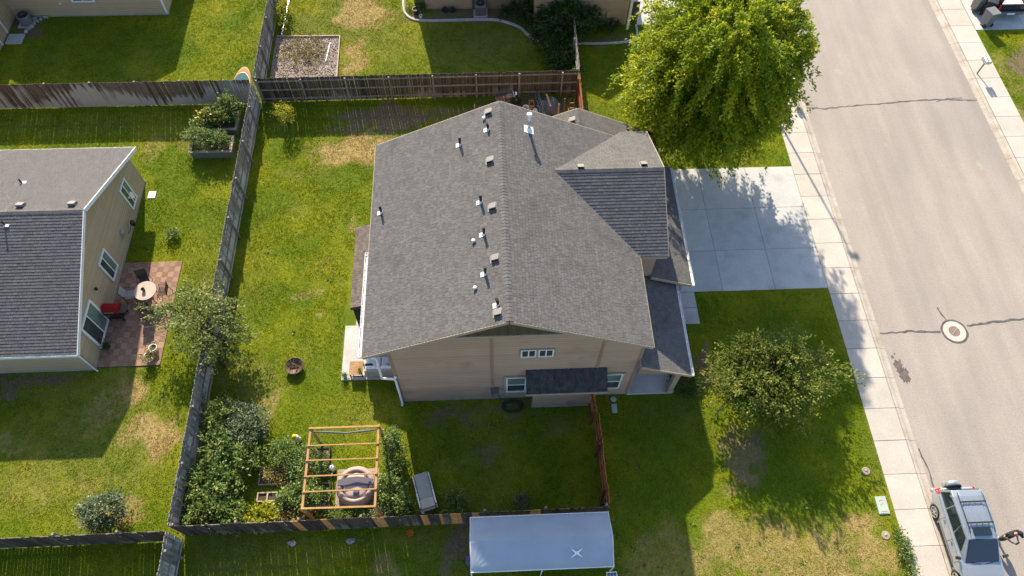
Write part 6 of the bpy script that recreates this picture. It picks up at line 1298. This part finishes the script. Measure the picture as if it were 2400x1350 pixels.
for i in range(len(secs) - 1):
    for k in range(prof_n): m.f.append((i * prof_n + k, i * prof_n + (k + 1) % prof_n, (i + 1) * prof_n + (k + 1) % prof_n, (i + 1) * prof_n + k))
m.f += [tuple(range(prof_n - 1, -1, -1)), tuple((len(secs) - 1) * prof_n + k for k in range(prof_n))]
bo = m.build('body', 'car_paint', car, smooth=True); md = bo.modifiers.new('smooth', 'SUBSURF'); md.levels = 2; md.render_levels = 2
# cabin: bottom and roof outlines, slightly crowned roof
cab = [(.10, .78, 1.0, .30, .60, 1.585), (.55, .80, 1.0, .55, .63, 1.625), (1.3, .80, 1.0, 1.2, .63, 1.64), (2.05, .80, .995, 1.75, .62, 1.625), (3.02, .76, .97, 2.22, .58, 1.575)]
m = MB(); n6 = 6
for (tb_, wb_, zb, tt, wt, zt_) in cab: m.v += [C3(-wb_, tb_, zb), C3(-wt - .03, tt, zt_ - .05), C3(-wt * .55, tt, zt_ + .008), C3(wt * .55, tt, zt_ + .008), C3(wt + .03, tt, zt_ - .05), C3(wb_, tb_, zb)]
for i in range(len(cab) - 1):
    for k in range(n6 - 1): m.f.append((i * n6 + k, i * n6 + k + 1, (i + 1) * n6 + k + 1, (i + 1) * n6 + k))
m.f += [tuple(range(n6 - 1, -1, -1)), tuple((len(cab) - 1) * n6 + k for k in range(n6))]
cb = m.build('cabin', 'car_paint', car, smooth=False, bevel=.02)
def quadp(mb, a, b, c_, d, t=.014):
    a, b, c_, d = map(Vector, (a, b, c_, d)); n = (b - a).cross(d - a).normalized(); mb.hexa([q - n * t for q in (a, b, c_, d)], [q + n * t for q in (a, b, c_, d)])
def side(s, tA, tB, f0=.10, f1=.88):
    """side glass between two stations given as fraction along the cabin"""
    def P(q, f):
        i = min(int(q), len(cab) - 2); w_ = q - i; a, b = cab[i], cab[i + 1]; L_ = [a[j] + (b[j] - a[j]) * w_ for j in range(6)]
        return Vector(C3(s * (L_[1] + (L_[4] + .03 - L_[1]) * f), L_[0] + (L_[3] - L_[0]) * f, L_[2] + (L_[5] - .05 - L_[2]) * f))
    mb = MB(); pts = [P(tA, f0), P(tB, f0), P(tB, f1), P(tA, f1)]
    if s > 0: quadp(mb, *pts[::-1])
    else: quadp(mb, *pts)
    return mb.build('side_window', 'car_glass', car)
for s in (-1, 1): side(s, .25, 1.45); side(s, 1.53, 2.72); side(s, 2.80, 3.62, .10, .86)
wsb, wst = (3.00, .72, .985), (2.26, .55, 1.545)
mb = MB(); quadp(mb, C3(-wsb[1] + .04, wsb[0] + .01, wsb[2]), C3(wsb[1] - .04, wsb[0] + .01, wsb[2]), C3(wst[1], wst[0], wst[2]), C3(-wst[1], wst[0], wst[2]), .016); mb.build('windscreen', 'car_glass', car)
mb = MB(); quadp(mb, C3(.70, .125, 1.06), C3(-.70, .125, 1.06), C3(-.56, .275, 1.52), C3(.56, .275, 1.52), .012); mb.build('rear_window', 'car_glass', car)
for x in (-.50, .50): MB().tube([C3(x, .42, 1.66), C3(x * 1.02, .55, 1.71), C3(x * 1.02, 1.85, 1.71), C3(x, 2.0, 1.65)], .016, 6).build('roof_rail', 'black', car, smooth=True)
for t_ in (.80, 1.62): MB().beam(C3(-.53, t_, 1.715), C3(.53, t_, 1.715), .055, .03).build('roof_bar', 'black', car)
for x in (-.36, -.12, .12, .36): MB().beam(C3(x, .62, 1.648), C3(x, 1.75, 1.655), .035, .012).build('roof_rib', 'car_paint', car)
MB().box(CX - .36, CX + .36, CY - 2.12, CY - 1.78, CZ + 1.645, CZ + 1.655).build('sunroof', 'car_glass', car)
def wheel(x, t_, s):
    T4 = Matrix.Translation(C3(x, t_, .35)) @ Matrix.Rotation(math.pi / 2 * s, 4, 'Y'); o = MB().lathe([(.20, -.11), (.30, -.115), (.345, -.08), (.35, 0), (.345, .08), (.30, .115), (.235, .11)], (0, 0, 0), 30, M4=T4, caps=False).build('wheel', 'rubber', car, smooth=True)
    MB().lathe([(.235, .06), (.24, .112), (.215, .118), (.20, .085)], (0, 0, 0), 28, M4=T4, caps=False).build('rim', 'alloy', o, smooth=True); MB().lathe([(.20, .05), (.0, .055)], (0, 0, 0), 20, M4=T4).build('brake_disc', 'black', o); MB().lathe([(.055, .06), (.055, .115), (0, .12)], (0, 0, 0), 14, M4=T4).build('hub', 'alloy', o)
    for k in range(6): a = k * math.pi / 3; sp_ = MB(); sp_.beam((.04 * math.cos(a), .04 * math.sin(a), .098), (.22 * math.cos(a), .22 * math.sin(a), .105), .05, .022); sp_.build('spoke', 'alloy', o, xf=T4)
    ar = MB(); nn = 14; T5 = Matrix.Translation(C3(x, t_, .35))
    for k in range(nn): a0, a1 = math.pi * (k / nn * 1.16 - .08), math.pi * ((k + 1) / nn * 1.16 - .08); ar.beam((s * .035, .39 * math.cos(a0), .39 * math.sin(a0)), (s * .035, .39 * math.cos(a1), .39 * math.sin(a1)), .10, .035, up=(1, 0, 0))
    ar.build('wheel_arch', 'car_paint', car, xf=T5)
for x, s in ((-.80, -1), (.80, 1)):
    for t_ in (.88, 3.50): wheel(x, t_, s)
for s in (-1, 1):
    mb = MB(); mb.hexa([C3(s * .735, .0, .70), C3(s * .80, .03, .70), C3(s * .865, .22, .86), C3(s * .75, .05, .86)], [C3(s * .69, .02, .96), C3(s * .76, .04, .98), C3(s * .80, .26, 1.04), C3(s * .70, .08, 1.02)]); mb.build('tail_light', 'lamp_red', car, bevel=.015)
    mb = MB(); mb.hexa([C3(s * .86, 2.78, 1.0), C3(s * 1.05, 2.76, 1.0), C3(s * 1.05, 2.86, 1.0), C3(s * .86, 2.90, 1.0)], [C3(s * .86, 2.78, 1.10), C3(s * 1.06, 2.75, 1.14), C3(s * 1.06, 2.85, 1.14), C3(s * .86, 2.90, 1.10)]); mb.build('door_mirror', 'black', car, bevel=.02)
    for t_ in (1.30, 2.15): MB().beam(C3(s * .893, t_, .82), C3(s * .893, t_ + .16, .82), .03, .03).build('door_handle', 'steel_grey', car)
    mb = MB(); mb.hexa([C3(s * .50, 4.27, .60), C3(s * .76, 4.10, .60), C3(s * .79, 3.98, .66), C3(s * .52, 4.12, .70)], [C3(s * .50, 4.20, .76), C3(s * .74, 4.05, .78), C3(s * .76, 3.90, .82), C3(s * .52, 4.05, .82)]); mb.build('headlight', 'white_metal', car, bevel=.01)
for s in (-1, 1):
    for t_, z1_ in ((1.22, .93), (2.08, .93), (2.92, .90)): MB().tube([C3(s * .872, t_, .40), C3(s * .893, t_, .62), C3(s * .868, t_, z1_)], .006, 5).build('door_seam', 'black', car)
    MB().tube([C3(s * .893, .72, .52), C3(s * .897, 2.9, .50)], .012, 6).build('side_moulding', 'steel_grey', car)
MB().box(CX - .84, CX + .84, CY - .10, CY + .06, CZ + .40, CZ + .60).build('rear_bumper', 'car_paint', car, bevel=.05)
for s in (-.45, .45): mb = MB(); mb.tube([C3(s * .2, 3.09, 1.0), C3(s * 1.3, 2.98, 1.02)], .010, 5); mb.build('wiper', 'black', car)
T4 = Matrix.Translation(C3(-.12, -.10, .86)) @ Matrix.Rotation(math.pi / 2, 4, 'X'); spw = MB().lathe([(.16, -.13), (.30, -.12), (.345, -.08), (.35, .0), (.34, .09), (.30, .115), (0, .12)], (0, 0, 0), 28, M4=Matrix.Translation(C3(-.12, -.10, .86)) @ Matrix.Rotation(-math.pi / 2, 4, 'X')).build('spare_wheel_cover', 'car_paint', car, smooth=True)
MB().torus(C3(-.12, -.0, .86), .315, .05, 28, 8, 'y').build('spare_tyre', 'rubber', spw, smooth=True)

# ================================================================== PERSON
pe = thing('person', 'person in black shirt and olive shorts standing by the silver car', 'person', (20.72, 4.92, -.1), math.radians(25), local=True)
def skin(name, joints, edges, mat, parent, root=0, sub=2):
    me = bpy.data.meshes.new(name); me.from_pydata([j[0] for j in joints], edges, []); o = bpy.data.objects.new(name, me); _link(o, parent); me.materials.append(MATS[mat])
    md = o.modifiers.new('skin', 'SKIN'); md.use_smooth_shade = True
    for i, j in enumerate(joints):
        sv = me.skin_vertices[0].data[i]; r = j[1]; sv.radius = r if isinstance(r, tuple) else (r, r); sv.use_root = (i == root)
    s = o.modifiers.new('subdiv', 'SUBSURF'); s.levels = sub; s.render_levels = sub; return o
# facing -y: pelvis, spine, neck, head; arms bent forward to a hand-held controller, head looking down
J = [((0, .02, .93), (.15, .11)), ((0, .03, 1.12), (.115, .08)), ((0, .02, 1.32), (.13, .085)), ((0, 0, 1.45), (.06, .05)), ((0, -.03, 1.53), .052), ((0, -.06, 1.62), (.078, .095)), ((0, -.055, 1.72), (.07, .085)),
     ((.18, .01, 1.38), .048), ((.26, -.02, 1.16), .045), ((.15, -.25, 1.10), .036), ((.08, -.33, 1.12), (.03, .022)), ((-.18, .01, 1.38), .048), ((-.26, -.02, 1.16), .045), ((-.15, -.25, 1.10), .036), ((-.08, -.33, 1.12), (.03, .022)),
     ((.10, .0, .85), .095), ((.12, -.01, .50), .06), ((.13, .02, .10), .042), ((.14, -.09, .045), (.045, .035)), ((-.10, .0, .85), .095), ((-.12, .03, .50), .06), ((-.13, .06, .10), .042), ((-.14, -.05, .045), (.045, .035))]
Ed = [(0, 1), (1, 2), (2, 3), (3, 4), (4, 5), (5, 6), (2, 7), (7, 8), (8, 9), (9, 10), (2, 11), (11, 12), (12, 13), (13, 14), (0, 15), (15, 16), (16, 17), (17, 18), (0, 19), (19, 20), (20, 21), (21, 22)]
body = skin('body', J, Ed, 'skin', pe)
for s in (-1, 1):                                      # fingers round the controller, thumb on top
    for k in range(4):
        x = s * (.085 - .004 * k); z = 1.135 - .021 * k; f_ = MB().tube([(x, -.33, z), (x - s * .012, -.375, z), (x - s * .045, -.388 + .003 * k, z - .003), (x - s * .06, -.372, z - .004)], [.0095, .009, .008, .006], 6); f_.build('finger', 'skin', pe, smooth=True)
    MB().tube([(s * .075, -.32, 1.14), (s * .055, -.345, 1.165), (s * .03, -.36, 1.168)], [.011, .010, .007], 6).build('thumb', 'skin', pe, smooth=True)
sh = skin('shirt', [((0, .025, .90), (.165, .125)), ((0, .03, 1.12), (.158, .118)), ((0, .02, 1.33), (.185, .125)), ((0, .0, 1.44), (.10, .085)), ((.195, .01, 1.40), .075), ((.25, -.01, 1.22), .07), ((-.195, .01, 1.40), .075), ((-.25, -.01, 1.22), .07)], [(0, 1), (1, 2), (2, 3), (2, 4), (4, 5), (2, 6), (6, 7)], 'shirt_black', pe)
so2 = skin('shorts', [((0, .02, .97), (.16, .12)), ((0, .02, .88), (.165, .125)), ((.105, .0, .78), .115), ((.12, -.01, .54), .10), ((-.105, .0, .78), .115), ((-.12, .02, .54), .10)], [(0, 1), (1, 2), (2, 3), (1, 4), (4, 5)], 'shorts_olive', pe)
for s, y in ((1, 0), (-1, .04)):
    m = MB(); m.lathe([(.05, .0), (.055, .02), (.05, .07), (.03, .095)], (s * .138, -.045 + y, 0), 14, .9, 2.4); m.build('shoe', 'shoe', pe, smooth=True); MB().lathe([(.05, 0), (.052, .12)], (s * .13, .02 + y, .08), 12).build('sock', 'sock', pe, smooth=True)
hr = MB().lathe([(.093, 0), (.098, .05), (.085, .10), (.05, .13), (0, .138)], (0, -.05, 1.655), 18, .95, 1.12).build('cap', 'shirt_black', pe, smooth=True); MB().hexa([(-.07, -.14, 1.665), (.07, -.14, 1.665), (.05, -.23, 1.65), (-.05, -.23, 1.65)][::-1], [(-.07, -.14, 1.677), (.07, -.14, 1.677), (.05, -.23, 1.662), (-.05, -.23, 1.662)][::-1]).build('cap_visor', 'shirt_black', hr)
MB().hexa([(-.012, -.150, 1.585), (.012, -.150, 1.585), (.006, -.140, 1.63), (-.006, -.140, 1.63)], [(-.014, -.180, 1.588), (.014, -.180, 1.588), (.006, -.158, 1.635), (-.006, -.158, 1.635)]).build('nose', 'skin', pe)
for s in (-1, 1): MB().lathe([(0, -.012), (.013, -.006), (.013, .006), (0, .012)], (s * .032, -.150, 1.632), 8).build('eye', 'black', pe, smooth=True); MB().lathe([(0, -.03), (.012, -.02), (.014, .02), (0, .03)], (s * .083, -.05, 1.62), 8, .7, 1.5).build('ear', 'skin', pe, smooth=True)
MB().box(-.022, .022, -.158, -.15, 1.553, 1.561).build('mouth', 'hot_tub', pe)
rc = thing('drone_controller', 'dark remote controller held by the person by the car', 'controller', (20.72, 4.92, -.1), math.radians(25), local=True)
MB().box(-.085, .085, -.385, -.325, 1.09, 1.15).build('body', 'bin_grey', rc, bevel=.015); MB().box(-.065, .065, -.375, -.345, 1.152, 1.20).build('screen', 'black_gloss', rc, bevel=.004)
for s in (-1, 1): MB().tube([(s * .05, -.35, 1.15), (s * .05, -.35, 1.175)], .006, 6).build('stick', 'black', rc)
